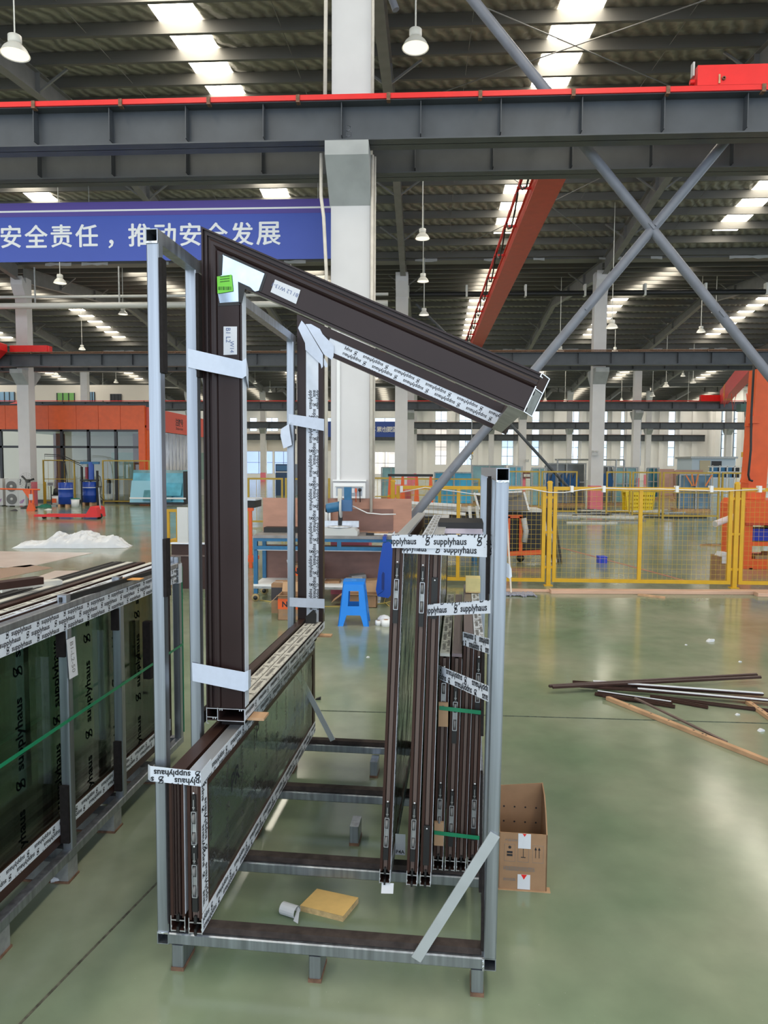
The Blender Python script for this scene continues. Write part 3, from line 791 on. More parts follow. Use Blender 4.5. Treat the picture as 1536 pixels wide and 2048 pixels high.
sash('shorter brown sash, second from the big ones, open channel on top', .886, .447, .153, .038, 1.25, .845, .022, ((.145,'roller'),(.55,'roller')), sml, film=False, topm=brown_mauve)
sash('slightly taller brown sash without rollers, second from the right post', .929, .447, .153, .037, 1.28, .895, .022, (), sml, film=False, topm=brown_mauve)
sash('slightly taller brown sash directly beside the right post', .972, .455, .153, .037, 1.28, .895, .018, ((.17,'roller'),(.66,'roller')), sml, film=False, topm=film_w)

# ---------------------------------------------------------------- the tall raked window frame
v0 = .35; zb = .735
FR = rthing('raked_window_frame', 'tall dark brown window frame with a sloping head reaching out to the right', 'window frame', -.018, v0, zb)
AO, AI = Vector((0, 2.565-zb)), Vector((.150, 2.345-zb))            # apex outer / inner (u,z)
EO, EI = Vector((1.205+.018, 2.026-zb)), Vector((1.146+.018, 1.894-zb))
sd = (EO-AO).normalized()
def mit(p): return AO+(AI-AO)*(p/.15)
def end(p, v): return EO+(EI-EO)*(p/.15)+sd*(v/.05*.035)
def member(name, prof, m, kind, vo=0.0, rear=False):
    """prof: closed polygon of (p, v): p from outer edge 0 to inner edge .15"""
    n = len(prof); vs = []
    for p, v in prof:
        if kind == 'jamb': vs.append((p, vo+v, .05))
        else:
            e = end(p, v); vs.append((e.x, vo+v, e.y))
    for p, v in prof:
        q = mit(p); vs.append((q.x, vo+v, q.y))
    fs = [(i,(i+1)%n,n+(i+1)%n,n+i) for i in range(n)]+[tuple(range(n)), tuple(range(2*n-1,n-1,-1))]
    return MB().add(vs, fs).build(name, m, FR)
ribs = [(0,.0),(.006,0),(.006,.010),(.014,.010),(.014,.003),(.021,.003),(.021,.012),(.027,.012),(.027,.005),(.034,.002),(.044,.002),(.050,.006),(.056,.012),(.058,.004),(.138,.004),(.140,.009),(.143,.009),(.144,.002),(.150,.002),(.150,.050),(0,.050)]
member('front_jamb', ribs, brown_gloss, 'jamb')
member('front_rafter', ribs, brown_gloss, 'rafter')
rr_ = [(p, .05-v) for p, v in reversed(ribs)]
inner = [(0,0),(.05,0),(.05,.004),(.125,.004),(.125,0),(.15,0),(.15,.05),(0,.05)]
VR = 1.50
member('rear_jamb', inner, brown_gloss, 'jamb', VR)
member('rear_rafter', inner, brown_gloss, 'rafter', VR)
# white film: inner edge of front jamb, faces of rear members
MB().box(.150,.1508,.002,.048,.055,AI.y-.01).build('film_edge', film_w, FR)
m = MB(); a = mit(.15); b = end(.15,.0)
m.add([(a.x+.03,.004,a.y-.014),(b.x-.02,.004,b.y+.008),(b.x-.02,.046,b.y+.008),(a.x+.03,.046,a.y-.014)], [(0,1,2,3)])
m.build('gasket_edge', film_c, FR)
MB().box(.052,.124,VR+.0,VR+.0036,.05,AI.y+.03).build('film_face', film_w, FR)
printed('film_print', .072, 1.30, lambda a,b,o: (.052+a, VR-o, .10+b), ink, FR, 1.0, .022, 90, .020, every=1)
def rafn(a, b, o, pp=.125):     # along the rear rafter, from its lower end up; b across from inner edge
    q = mit(pp-b); e = end(pp-b, .0); L_ = (e-q).length; dd = (q-e)/L_
    c = e+dd*a; return (c.x, VR+.004-o-.001, c.y)
LR = (end(.1,0)-mit(.1)).length-.08
vs = [rafn(0,0,.0), rafn(LR,0,.0), rafn(LR,.075,.0), rafn(0,.075,.0)]
MB().add(vs, [(0,1,2,3)]).build('film_face', film_w, FR)
printed('film_print', LR-.10, .073, lambda a,b,o: rafn(LR-.10-a, b, .0004), ink, FR, 1.0, .033, 180, .012)
# torn film around the rear mitre
def rp(px, py, vv=VR+v0-.006): q = rv(px, py, vv); return (q.x+.018, q.y-v0, q.z-zb)
def patch(name, pix, m, vv=VR+v0-.006, t=.001):
    n = len(pix); vs = [Vector(rp(x,y,vv)) for x,y in pix]; vs2 = [v+Vector((0,t,0)) for v in vs]
    return MB().add(vs+vs2, [tuple(range(n)), tuple(range(2*n-1,n-1,-1))]+[(i,(i+1)%n,n+(i+1)%n,n+i) for i in range(n)]).build(name, m, FR)
patch('torn_film', [(603,641),(596,656),(610,686),(611,700),(641,728),(643,737),(646,733),(646,709),(612,651)], tape_w)
patch('torn_film', [(611,648),(648,709),(664,720),(667,712),(668,692),(645,668),(640,658),(622,648)], tape_w)
patch('torn_film', [(648,716),(655,728),(655,734),(650,735),(648,730)], tape_w)
# sill: runs back in depth, raw cut end to the front
MB().box(0,.15,0,VR+.05,.0,.004).box(0,.004,0,VR+.05,0,.05).box(.146,.15,0,VR+.05,0,.05).box(.046,.05,0,VR+.05,0,.05).box(.0,.15,0.01,VR,.046,.05).build('sill', brown_gloss, FR)
MB().box(.01,.045,.05,VR,.05,.066).build('sill_upstand', brown, FR)
for x0 in (.052,.099):
    MB().box(x0,x0+.043,.052,VR,.05,.0512).build('sill_film', film_c, FR)
    printed('film_print', .040, VR-.06, lambda a,b,o,x0=x0: (x0+.001+a, .055+b, .0514+o), ink_grey, FR, 1.0, .03, 90, .010)
MB().box(.15,.1508,.0,VR+.05,.004,.046).build('sill_film', film_w, FR)
printed('film_print', VR, .036, lambda a,b,o: (.1508+o, a, .008+b), ink, FR, .9, .03, 180, .010)
e = MB(); q = .0022
for x0,x1,z0,z1 in ((0,.15,.046,.046+q),(.043,.15,0,q),(.0,.045,.012,.012+q),(0,q,-.012,.05),(.043,.043+q,0,.05),(.15-q,.15,-.012,.05),(.052,.055,.040,.046),(.060,.063,.040,.046),(.128,.131,.040,.046),(.136,.139,.040,.046),(.0,.01,-.012,-.010),(.025,.028,.006,.012),(.034,.037,.006,.012)):
    e.box(x0,x1,-.003,.0005,z0,z1)
e.build('cut_end', alu, FR)
# eave member between the rafters
m = MB(); 
def eq(p, l): c = EO+(EI-EO)*(p/.15)+sd*l; return c
vs = []
for v in (.05, VR):
    for p, l in ((0,-.045),(0,.0),(.15,.0),(.15,-.045)): c = eq(p,l); vs.append((c.x, v, c.y))
m.add(vs, [(0,1,2,3),(7,6,5,4),(0,4,5,1),(1,5,6,2),(2,6,7,3),(3,7,4,0)]).build('eave_member', brown_gloss, FR)
vs = [(eq(.151,l).x, v, eq(.151,l).y) for v, l in ((.0,-.055),(.0,.004),(VR+.02,.004),(VR+.02,-.055))]
MB().sheet(*vs, .001).build('eave_film', mat('dusty_grey_film', (.40,.40,.37), .6, 0, .15, 14), FR)
# raw mitred end of the front rafter: outline of two chambers
def ee(p, v, o=.002): c = end(p, v)+sd*o; return Vector((c.x, v, c.y))
m = MB()
for (p0,v_0,p1,v_1) in ((0,0,0,.05),(0,.05,.15,.05),(.15,.05,.15,.0),(.15,0,.058,0.0),(.058,0,.058,.05),(0,0,.012,0),(.058,0,.05,0),(.012,0,.012,.012)):
    m.bar(ee(p0,v_0), ee(p1,v_1), .0035, .0035)
m.build('cut_end', alu, FR)
MB().add([ee(.062,.004,.0008),ee(.146,.004,.0008),ee(.146,.046,.0008),ee(.062,.046,.0008)], [(0,1,2,3)]).build('chamber', steel_dull, FR)
MB().add([ee(.004,.004,.0008),ee(.054,.004,.0008),ee(.054,.046,.0008),ee(.004,.046,.0008)], [(0,1,2,3)]).build('chamber', brown, FR)
for pz, vz in ((.075,.008),(.140,.008)): m = MB().tube(ee(pz,vz,.001), ee(pz,vz,.003), .008, 8); m.build('sealant_blob', black, FR)
# polished corner bracket, labels
vf = v0-.001
patch('corner_bracket', [(446,508),(529,547),(518,581),(510,583),(482,567),(478,580),(477,605),(440,608),(436,588),(440,540)], silverb, v0+.003, .001)
patch('bracket_sealant', [(437,508),(446,512),(444,550),(438,553)], black, v0+.0025)
patch('bracket_sealant', [(529,547),(534,549),(523,582),(517,582)], black, v0+.0025)
patch('bracket_sealant', [(446,505),(462,515),(466,513),(456,508),(528,543),(529,547),(446,510)], black, v0+.0025)
patch('bracket_sealant', [(476,563),(500,574),(510,584),(490,578),(484,606),(477,604)], black, v0-.0015)
patch('bracket_sealant', [(438,606),(478,603),(480,610),(436,612)], black, v0+.0025)
gl_ = patch('green_label', [(434,553),(463,549),(466,582),(435,587)], green_lab, v0-.002)
for k in range(9):
    x = 437+k*3; wv_ = 1+.8*(k%3==0)
    patch('label_bar', [(x,573),(x+wv_,573),(x+wv_,580),(x,580)], mat('label_ink', (.02,.08,.01), .6) if k == 0 else MATS['label_ink'], v0-.0032, .0004)
for yy in (553,558,563): patch('label_bar', [(440,yy),(459,yy-2),(459,yy-.8),(440,yy+1.2)], MATS['label_ink'], v0-.0032, .0004)
patch('paper_label', [(447,653),(474,653),(474,709),(447,710)], paper, v0+.001)
def px_text(name, body, x0, y0, dx, dy, ht, m, vv):         # lettering along a sighted direction
    vs, fs, wd, _, _ = text_geo(body, height=1.0, bold=0.0); l = math.hypot(dx,dy); ex, ey = dx/l, dy/l
    return MB().add([rp(x0+(a*ex+b*ey)*ht, y0+(a*ey-b*ex)*ht, vv) for a,b in vs], fs).build(name, m, FR)
px_text('handwriting', 'B1 L2', 452, 656, 0, 1, 9, ink_blue, v0+.0002); px_text('handwriting', 'W14', 460, 682, 0, 1, 8, ink_blue, v0+.0002)
patch('paper_label', [(550,559),(601,580),(592,608),(541,584)], paper, v0+.001)
px_text('handwriting', 'B1 L2 W13-1', 597, 588, -1, -.45, 7.5, ink_blue, v0+.0002)
# black rubber block taped at the foot of the rear jamb
q = rp(622,1240,VR+v0-.04); m = MB().prism([(-.03,-.03),(.028,-.03),(.03,.035),(.012,.06),(-.03,.02)], lambda a,b,d: (q[0]+a, q[1]+d, q[2]+b), -.012, .012)
m.build('rubber_block', blackgask, FR)
o = MB()

# ---------------------------------------------------------------- tape straps tying things to the rack
def strap(label, rows, m=tape_w, group='white tape straps', prn=None, t=.0010, name='tape_strap'):
    P0 = Vector(rows[0][0]); s = rthing(name, label, 'tape', P0.x, P0.y, P0.z, group)
    rows = [(Vector(a)-P0, Vector(b)-P0) for a, b in rows]
    MB().ribbon(rows, t).build('band', m, s)
    return s, rows
def R3(px, py, v): q = rv(px, py, v); return (q.x, q.y, q.z)
def subd(rows, n, wob, seed=1):
    out = []; r = random.Random(seed)
    for k in range(len(rows)-1):
        for i in range(n):
            f = i/n; a = Vector(rows[k][0]).lerp(Vector(rows[k+1][0]), f); b = Vector(rows[k][1]).lerp(Vector(rows[k+1][1]), f)
            dv = Vector((0, r.uniform(-wob,wob), r.uniform(-wob,wob)*.5)); out.append((a+dv, b+dv*.4))
    out.append(tuple(map(Vector, rows[-1]))); return out
strap('upper white tape strap around the near jamb of the tall frame', subd([((LU-.004,.36,rv(377,735,.31).z),(LU-.004,.36,rv(376,697,.31).z)), (R3(377,735,.308),R3(376,697,.308)), (R3(484,757,.340),R3(484,722,.340)), (R3(492,752,.345),R3(492,716,.345)), ((.137,.405,1.985),(.137,.405,2.055))], 3, .0015, 3))
strap('lower white tape strap around the near jamb above the low sashes', subd([((LU-.004,.36,rv(385,1362,.31).z),(LU-.004,.36,rv(384,1325,.31).z)), (R3(385,1362,.308),R3(384,1325,.308)), (R3(489,1383,.340),R3(489,1344,.340)), (R3(496,1380,.345),R3(496,1341,.345)), ((.138,.405,.855),(.138,.405,.92))], 3, .001, 4))
strap('upper white tape strap tying the rear jamb to the back post', subd([(R3(577,849,1.795),R3(577,828,1.795)), (R3(648,862,1.838),R3(648,838,1.838)), ((.135,1.86,1.80),(.135,1.86,1.86))], 4, .002, 5))
strap('lower white tape strap around the foot of the rear jamb', subd([(R3(579,1213,1.795),R3(579,1195,1.795)), (R3(649,1217,1.838),R3(649,1198,1.838)), ((.135,1.86,.83),(.135,1.86,.885))], 4, .002, 6))
strap('loose tape end hanging beside the back post', [(R3(575,850,1.79),R3(584,845,1.79)), (R3(562,858,1.78),R3(578,848,1.78)), (R3(561,872,1.775),R3(580,866,1.775)), (R3(567,897,1.77),R3(584,890,1.77))], name='tape_tail')
# printed wrap around the low sashes
s, rows = strap('printed tape wrapped around the top of the two low sashes and the left post', [((-.085,-.010,.662),(-.085,-.008,.712)), ((-.07,-.026,.664),(-.07,-.026,.715)), ((.102,-.0275,.656),(.102,-.0275,.706)), ((.1035,.06,.666),(.1035,.06,.712))], film_w, 'printed white tape straps')
printed('tape_print', .172, .050, lambda a,b,o: ((.015+a), -.0275+.010-.0012-o, -.003+b), ink, s, 1.0, .024, 180, .005, x0=.0)
# right-hand wraps: plan line from the leftmost big sash to behind the right post
def wrapfn(P0, e, base): 
    def f(a, b, o): q = Vector(base)+e*a+Vector((0,0,b))-Vector(P0); n = Vector((e.y,-e.x,0)); q += n*(o+.0012); return q
    return f
def wrap(label, pa, pb, z0a, z0b, ht, tail=True, rot=0, sc=1.12, first=.004, line=.026, left=None):
    pa = Vector((*pa,0)); pb = Vector((*pb,0)); e = (pb-pa).normalized(); L_ = (pb-pa).length
    rows = []
    if left: rows.append((Vector((left[0],left[1],z0a+.004)), Vector((left[0],left[1],z0a+ht+.004))))
    rows += [(pa+Vector((0,0,z0a)), pa+Vector((0,0,z0a+ht))), (pb+Vector((0,0,z0b)), pb+Vector((0,0,z0b+ht)))]
    s, rws = strap(label, rows, film_w, 'printed white tape straps')
    P0 = Vector(rows[0][0]); sl = (z0b-z0a)/L_; n = Vector((e.y,-e.x,0))
    def f(a, b, o): return pa+e*a+Vector((0,0,z0a+a*sl+b))+n*(o+.0013)-P0
    printed('tape_print', L_-.004, ht, f, ink, s, sc, line, rot, first, x0=-.06)
    return s
wrap('wide printed tape across the top of the big sashes, upper band', (.688,.318), (1.034,.048), 1.408, 1.440, .047, left=(.688,.42), first=.014, line=.028)
wrap('printed tape across the top of the big sashes, lower band', (.727,.300), (1.034,.044), 1.392, 1.415, .032, first=.010)
wrap('printed tape strap halfway up, from the third big sash to the right post', (.818,.332), (1.030,.050), 1.162, 1.236, .043, first=.010, line=.028)
wrap('printed tape strap slanting to the right post, upper of the two', (.945,.400), (1.028,.050), 1.043, 1.105, .050, rot=180)
wrap('printed tape strap slanting to the right post, lower of the two', (.857,.425), (1.028,.050), .905, .950, .052, rot=180)
# tape lying flat over the top of the big sashes
s = rthing('tape_strap', 'printed tape lying flat over the tops of the big sashes', 'tape', .69, .34, 1.4475, 'printed white tape straps')
MB().sheet((0,-.015,0),(.20,-.015,0),(.20,.05,.0),(0,.05,0),.001).build('band', film_w, s)
s = rthing('tape_tail', 'free end of printed tape sticking out right of the front post', 'tape', 1.078, .046, 1.32)
MB().ribbon([((-.01,0,.04),(-.01,0,.085)), ((.008,-.006,.03),(.008,-.006,.075)), ((.016,.0,.035),(.014,.0,.06))], .001).build('band', film_w, s)
# clear bag and dark foam lying over the smaller gap behind
s = rthing('foam_strip', 'black foam strip lying across the rack behind the printed tape', 'foam strip', .86, .95, 1.412)
MB().box(-.03,.17,0,.28,0,.04).build('strip', blackgask, s)
MB().sheet((-.03,-.10,.0),(.165,-.10,.0),(.165,.0,.012),(-.03,.0,.012),.002).build('lilac_film', mat('lilac_film', (.55,.52,.66), .35), s)
# cardboard pads and green straps
for lab, z in (('cardboard pad under the green strap, upper one', .72), ('cardboard pad under the green strap, lower one', .255)):
    s = rthing('cardboard_pad', lab, 'cardboard', .845+(.012 if z > .5 else 0), .436, z, 'cardboard pads on the short sashes')
    MB().box(0,.036,-.004,.006,0,.092).box(.0,.036,.006,.008,.0,.092).build('pad', card_lt, s)
for lab, z, uu in (('green plastic strap around the short sashes, upper one', .785, .86), ('green plastic strap around the short sashes, lower one', .300, .845)):
    s = rthing('green_strap', lab, 'strap', uu, .430, z, 'green straps on the short sashes')
    MB().ribbon([((-.003,.03,0),(-.003,.03,.015)), ((0,0,0),(0,0,.015)), ((1.018-uu,.002,-.012),(1.018-uu,.002,.003)), ((1.02-uu,.05,-.012),(1.02-uu,.05,.003))], .0012).build('band', green_strap, s)
# white hanging tag between the sashes
s = rthing('paper_tag', 'white tag with handwriting hanging between the big sashes', 'tag', .690, .50, .17)
MB().box(0,.040,0,.001,0,.085).build('tag', paper, s)
lettering('handwriting', 'P4A', .034, lambda x,y,o: (.003+x, -o, .006+y), ink, s, .02)
s = rthing('paper_scrap', 'white paper scrap under the leftmost big sash', 'paper', .655, .32, .120)
MB().sheet((0,0,0),(.045,0,.002),(.045,.02,.03),(0,.02,.03),.001).build('scrap', paper, s)

q0, q1 = rv(937,1165,1.5), rv(966,1163,1.5)
s = rthing('foam_block', 'pale yellow foam block on the far end of the short sashes', 'foam block', .958, 1.45, 1.0505)
MB().box(0,.075,0,.10,0,.075).build('block', mat('pale_yellow_foam', (.72,.60,.28), .8, 0, .06, 30), s); MB().box(0,.075,-.001,0,.0,.006).build('edge', foam_e, s)
# ================================================================ glass rack on the left
LA = math.radians(2.0); L0 = Vector((-1.435, 2.27, 0))
LR_ = thing('glass_panel_rack', 'low silver rack of dark glass sashes on the left, tied with a green strap', 'rack', L0, -LA)
def lb(name, mb, m=steel): return mb.build(name, m, LR_)
Y0_, Y1_ = -.62, 1.70
lb('bottom_rail', MB().bar((-.02,Y0_,.11), (-.02,Y1_,.11), .04, .04, ch=.004)); lb('bottom_rail', MB().bar((-.50,Y0_,.11), (-.50,Y1_,.11), .04, .04, ch=.004))
for y in (-.04, .465, .93, 1.66):
    lb('post', MB().bar((-.02,y+.02,.13), (-.02,y+.02,1.118), .04, .04, (0,1,0), ch=.004)); lb('post_stub', MB().bar((-.02,y+.02,1.148), (-.02,y+.02,1.178), .038, .038, (0,1,0), ch=.003))
    lb('cross_rail', MB().bar((-.48,y+.02,.11), (-.04,y+.02,.11), .04, .04))
    lb('post', MB().bar((-.50,y+.02,.13), (-.50,y+.02,1.10), .04, .04, (0,1,0)))
lb('top_rail', MB().bar((-.02,Y0_,1.133), (-.02,1.70,1.133), .04, .030, ch=.004))
for y in (-.02, .44, .84, 1.35):
    lb('skid', MB().box(-.52,-.005,y,y+.075,.006,.088), steel_dull); lb('skid_foot', MB().box(-.53,.0,y-.005,y+.08,0,.008), rust)
lb('rubber_pad', MB().box(-.042,-.002,1.262,1.30,.595,.894), rubber)
for y in (.452, .918): lb('rubber_pad', MB().box(-.04,-.004,y,y+.012,.16,.40), rubber); lb('rubber_pad', MB().box(-.04,-.004,y,y+.012,.93,1.03), rubber)
# printed tape along the top
bd = thing('printed_tape_band', 'wide printed white tape running along the top of the left rack', 'tape', L0+Vector((0,0,1.04)), -LA)
MB().box(0,.0012,Y0_,1.62,0,.080).build('band', film_w, bd)
printed('tape_print', 1.62-Y0_, .080, lambda a,b,o: (.0012+o, Y0_+a, b), ink, bd, .95, .029, 0, .006)
# sashes in the rack
names = ['dark glass sash in the left rack, outermost, with large film lettering','second dark glass sash in the left rack','third dark glass sash in the left rack','fourth dark glass sash in the left rack','innermost dark glass sash in the left rack']
for k in range(5):
    x0 = -.082-k*.066; h = 1.0
    s = thing('window_sash', names[k], 'window sash', L0+Vector((math.cos(LA)*x0, -math.sin(LA)*x0, .152)), -LA, 'glass sashes in the left rack')
    f = MB().box(0,.036,Y0_+.02,1.62,.0,.10); f.build('bottom_rail', brown, s)
    MB().box(0,.036,Y0_+.02,1.62,.885,h).build('top_rail', brown, s)
    MB().box(0,.036,1.56,1.62,.10,.885).build('stile', brown, s)
    MB().box(.012,.024,Y0_+.02,1.56,.10,.885).build('pane', glass_dk, s)
    MB().box(.001,.035,Y0_+.02,1.61,h,h+.003).build('top_film', (film_w,film_c,brown,film_c,blackgask)[k], s)
    MB().box(-.016,-.004,Y0_+.02,1.60,h-.02,h+(.004 if k > 1 else -.004)).build('gasket', blackgask if k > 1 else brown, s)
    if k < 2: printed('film_print', 1.52, .030, lambda a,b,o: (.033-b, Y0_+.05+a, h+.003+o), ink_grey, s, .9, .03, 0, .008)
    if k == 0:
        MB().box(.036,.037,Y0_+.02,1.62,.04,.105).build('film_band', film_w, s)
        printed('film_print', 1.60-Y0_-.02, .062, lambda a,b,o: (.037+o, Y0_+.02+a, .042+b), ink, s, .9, .030, 180, .010)
        printed('pane_print', 2.1, .76, lambda a,b,o: (.0245+o, Y0_+.06+a, .11+b), mat('film_ink_faint', (.002,.003,.003), .9, spec=0.0), s, 2.2, .115, 270, .03)['kind'] = 'stuff'
lb('stop_strip', MB().box(-.42,-.05,1.63,1.65,.15,1.10), rubber_brown)
# white film wrapped round the far corner post
o = thing('film_wrap', 'white printed film wrapped around the far corner of the left rack', 'tape', L0+Vector((0,0,1.03)), -LA)
MB().box(-.10,.002,1.652,1.703,.0,.11).build('wrap', film_w, o); printed('wrap_print', .10, .10, lambda a,b,o_: (-.098+a, 1.651-o_, .004+b), ink, o, .7, .028, 0, .004)
MB().box(-.06,-.03,1.655,1.685,.11,.15).build('post_stub', steel, o)
# tag and strap
o = thing('paper_tag', 'white paper tag reading B1-L2-50 on the left rack post', 'tag', L0+Vector((.0,0,0)), -LA)
MB().sheet((.003,.455,1.0),(.012,.455,.84),(.012,.520,.84),(.003,.520,1.0),.0008).build('sheet', paper, o)
lettering('tag_text', 'B1-L2-50', .125, lambda x,y,o_: (.0036+x*.058+o_+.0012, .478+y*1.0, .985-x), ink_grey, o, 0)
o = thing('green_strap', 'green plastic strap stretched along the left rack', 'strap', L0+Vector((0,0,.663)), -LA)
MB().ribbon([((.003,Y0_,0),(.003,Y0_,.015)),((.003,1.0,.002),(.003,1.0,.016)),((.003,1.702,0),(.003,1.702,.013)),((-.05,1.705,0),(-.05,1.705,.013))], .001).build('band', green_strap, o)
o = thing('green_strap', 'thin vertical green strap at the far corner of the left rack', 'strap', L0+Vector((0,0,0)), -LA)
MB().box(-.006,.003,1.706,1.708,.15,1.12).build('band', green_strap, o)
# dark profiles lying behind the rack
for k, (px0,py0,px1,py1,z,mm,lab) in enumerate(((0,1196,150,1168,1.10,blackgask,'black gasketed profile lying on top of the left rack, nearest'), (0,1178,120,1165,1.16,film_c,'white film covered profile lying on top of the left rack'), (-10,1172,80,1160,1.20,brown,'brown profile lying on top of the left rack, farthest'))):
    a, b = fl(px0,py0,z), fl(px1,py1,z)
    o = MB().bar((0,0,0), (b-a)*1.0, .06, .03).build('loose_profile', mm, None, a); tag(o, lab, 'profile', 'loose profiles on the left rack')
a, b = fl(120,1200,1.16), fl(308,1143,1.16)
o = MB().bar((0,0,0),(b-a),.012,.02).build('rubber_gasket_strip', blackgask, None, a); tag(o, 'long black rubber gasket strip on top of the left rack', 'gasket')
# offcut of carton on top
a = fl(238,1160,1.16); o = MB().box(0,.10,0,.05,0,.004).build('tape_offcut', mat('orange_tape', (.75,.35,.10), .6), None, a); tag(o, 'small orange paper offcut on top of the left rack', 'paper')
# brown profile bundle behind, between the posts
a = fl(343,1185,0)
o = thing('profile_bundle', 'brown profile bundle standing on the floor behind the left rack', 'profile', (a.x,a.y,0))
MB().box(-.1,.55,.3,.36,.0,.62).build('panel', brown, o); MB().box(-.1,.55,.28,.30,.45,.47).build('rib', brown_lt, o)
MB().box(-.12,.57,.27,.39,.62,.635).build('top_film', film_w, o)

# ================================================================ things on the floor at the left
def slab(name, pix, m, label, cat, t=.006, z=0.0, group=None):
    P = [fl(x,y,z) for x,y in pix]; c = sum(P, Vector())/len(P); n = len(P)
    vs = [(p.x-c.x,p.y-c.y,0) for p in P]+[(p.x-c.x,p.y-c.y,t) for p in P]
    o = MB().add(vs, [tuple(range(n-1,-1,-1)), tuple(range(n,2*n))]+[(i,(i+1)%n,n+(i+1)%n,n+i) for i in range(n)]).build(name, m, None, (c.x,c.y,z))
    return tag(o, label, cat, group)
slab('white_board', [(-60,1102),(186,1106),(52,1135),(-60,1134)], pinkfilm, 'large pale board lying on the floor behind the left rack', 'board', group='pale boards on the floor')
slab('white_board', [(36,1168),(110,1142),(171,1142),(100,1168)], pinkfilm, 'smaller pale board lying on the floor right of the large one', 'board', group='pale boards on the floor')
slab('brown_board', [(-40,1142),(60,1130),(106,1136),(-40,1166)], mat('brownish_board', (.36,.24,.17), .3), 'brownish board lying on the floor between the pale ones', 'board')
slab('white_board', [(262,1150),(310,1124),(330,1124),(310,1152)], pinkfilm, 'narrow pale board on the floor close to the rack post', 'board', group='pale boards on the floor')
a, b = fl(0,1143,.5), fl(170,1205,1.15)
# crumpled plastic sheet
def crumple(name, label, px0, px1, py, hpx, m, cat, seed, depth=.9, n=110, mm=40):
    from mathutils import noise as mn
    a, b = fl(px0,py), fl(px1,py); L_ = (b-a).length; k = FPX/a.y; H = hpx/k
    env = [.25,.34,.42,.40,.42,.55,.95,.85,.80,.88,1,.98,.90,.72,.66,.80,.70,.30,.12]
    vs = []; fs = []; ne = len(env)-1
    for i in range(n+1):
        f = i/n; q = min(ne-1,int(f*ne)); fr_ = f*ne-q; ev = env[q]*(1-fr_)+env[q+1]*fr_
        ends = min(1, f/.05, (1-f)/.05)**.5 if 0 < f < 1 else 0
        for j in range(mm+1):
            g = j/mm; prof = max(0, math.sin(PI*g))**.5
            p = Vector((f*L_*2.2, g*depth*2.2, seed*3.1))
            nz = 1-2*abs(mn.noise(p*1.3)) ; n2 = 1-2*abs(mn.noise(p*3.7+Vector((5,1,2)))); n3 = mn.noise(p*8)
            z = max(.0, H*ev*prof*ends*(.66+.16*nz+.10*n2+.06*n3)); dd = depth*(.45+.55*ev)
            vs.append((f*L_+.04*n2*prof, (g-.15)*dd+.10*mn.noise(p*.9), z))
    for i in range(n):
        for j in range(mm): q = i*(mm+1)+j; fs.append((q,q+mm+1,q+mm+2,q+1))
    o = MB().add(vs, fs).build(name, m, None, (a.x,a.y,.003)); o.rotation_euler = (0,0,math.atan2(b.y-a.y,b.x-a.x))
    return tag(o, label, cat)
crumple('plastic_sheet', 'crumpled white plastic sheet heaped on the floor at the left', 26, 252, 1096, 38, plast, 'plastic sheet', 3)
# pallet jack
a = fl(165,1037); pj = thing('pallet_jack', 'red pallet jack standing on the floor at the left', 'pallet jack', (a.x,a.y,0))
k = 1/pxm(a.y)
MB().box(-92*k,14*k,-.28,-.10,.06,.13).build('fork', red, pj); MB().box(-80*k,14*k,.12,.30,.06,.13).build('fork', red, pj)
MB().prism([(12*k,.06),(40*k,.06),(38*k,.36),(30*k,.40),(26*k,.40)], lambda u,v,d: (u,d,v), -.28, .30).build('body', red, pj)
MB().tube((38*k,.0,.30),(34*k,.05,1.0),.022,8).build('handle', steel_dull, pj); MB().tube((34*k,-.15,1.0),(34*k,.25,1.0),.018,8).build('handle_grip', black, pj)
for x, y in ((-74*k,-.19),(-60*k,.21)): MB().lathe([(0,-.05),(.05,-.05),(.05,.05),(0,.05)], (x,y,.05), 12, 'Y').build('load_wheel', black, pj)
MB().lathe([(0,-.03),(.09,-.03),(.09,.03),(0,.03)], (36*k,0,.09), 14, 'Y').build('steer_wheel', black, pj)
# outdoor units
acs = []
def acunit(px0, px1, py1, label):
    a = fl(px0, py1); k = 1/pxm(a.y); W = (px1-px0)*k; H = 57*k
    t = thing('outdoor_unit', label, 'air conditioner', (a.x,a.y,0), 0, 'outdoor air conditioning units')
    MB().box(0,W,0,.42,.04,H).build('cabinet', grey_pl, t)
    for x in (.06, W-.14): MB().box(x,x+.08,.02,.40,0,.04).build('foot', grey_dk, t)
    for zc in (H*.73, H*.27):
        c = (W*.31,-.012,zc); g = MB()
        for r in (.05,.09,.13,.17,.205): g.lathe([(r-.010,-.012),(r,-.016),(r+.010,-.012)], c, 20, 'Y')
        for i in range(6): g.tube(c, (c[0]+.21*math.cos(i*PI/3), c[1], c[2]+.21*math.sin(i*PI/3)), .006, 4)
        g.build('fan_grille', grey_dk, t); MB().lathe([(0,-.02),(.06,-.02),(.06,.0),(0,.0)], c, 14, 'Y').build('fan_hub', grey_pl, t)
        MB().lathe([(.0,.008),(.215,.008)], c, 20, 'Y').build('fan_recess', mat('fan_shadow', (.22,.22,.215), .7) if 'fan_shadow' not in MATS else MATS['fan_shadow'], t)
    MB().box(W*.63,W*.635,-.004,.0,.06,H-.02).build('panel_seam', grey_dk, t)
    lettering('unit_mark', '?', .08, lambda x,y,o: (W*.72+x,-.003-o,H*.80+y), ink, t, .02)
    lettering('unit_lettering', 'GJF', .20, lambda x,y,o: (W*.70+x,-.003-o,H*.10+y+x*.5), mat('purple_ink', (.25,.04,.30), .5) if 'purple_ink' not in MATS else MATS['purple_ink'], t, .03)
acunit(-34, 9, 1012, 'white outdoor unit at the left edge, mostly cut off'); acunit(12, 54, 1013, 'white outdoor unit with two fans left of the pink-based column')
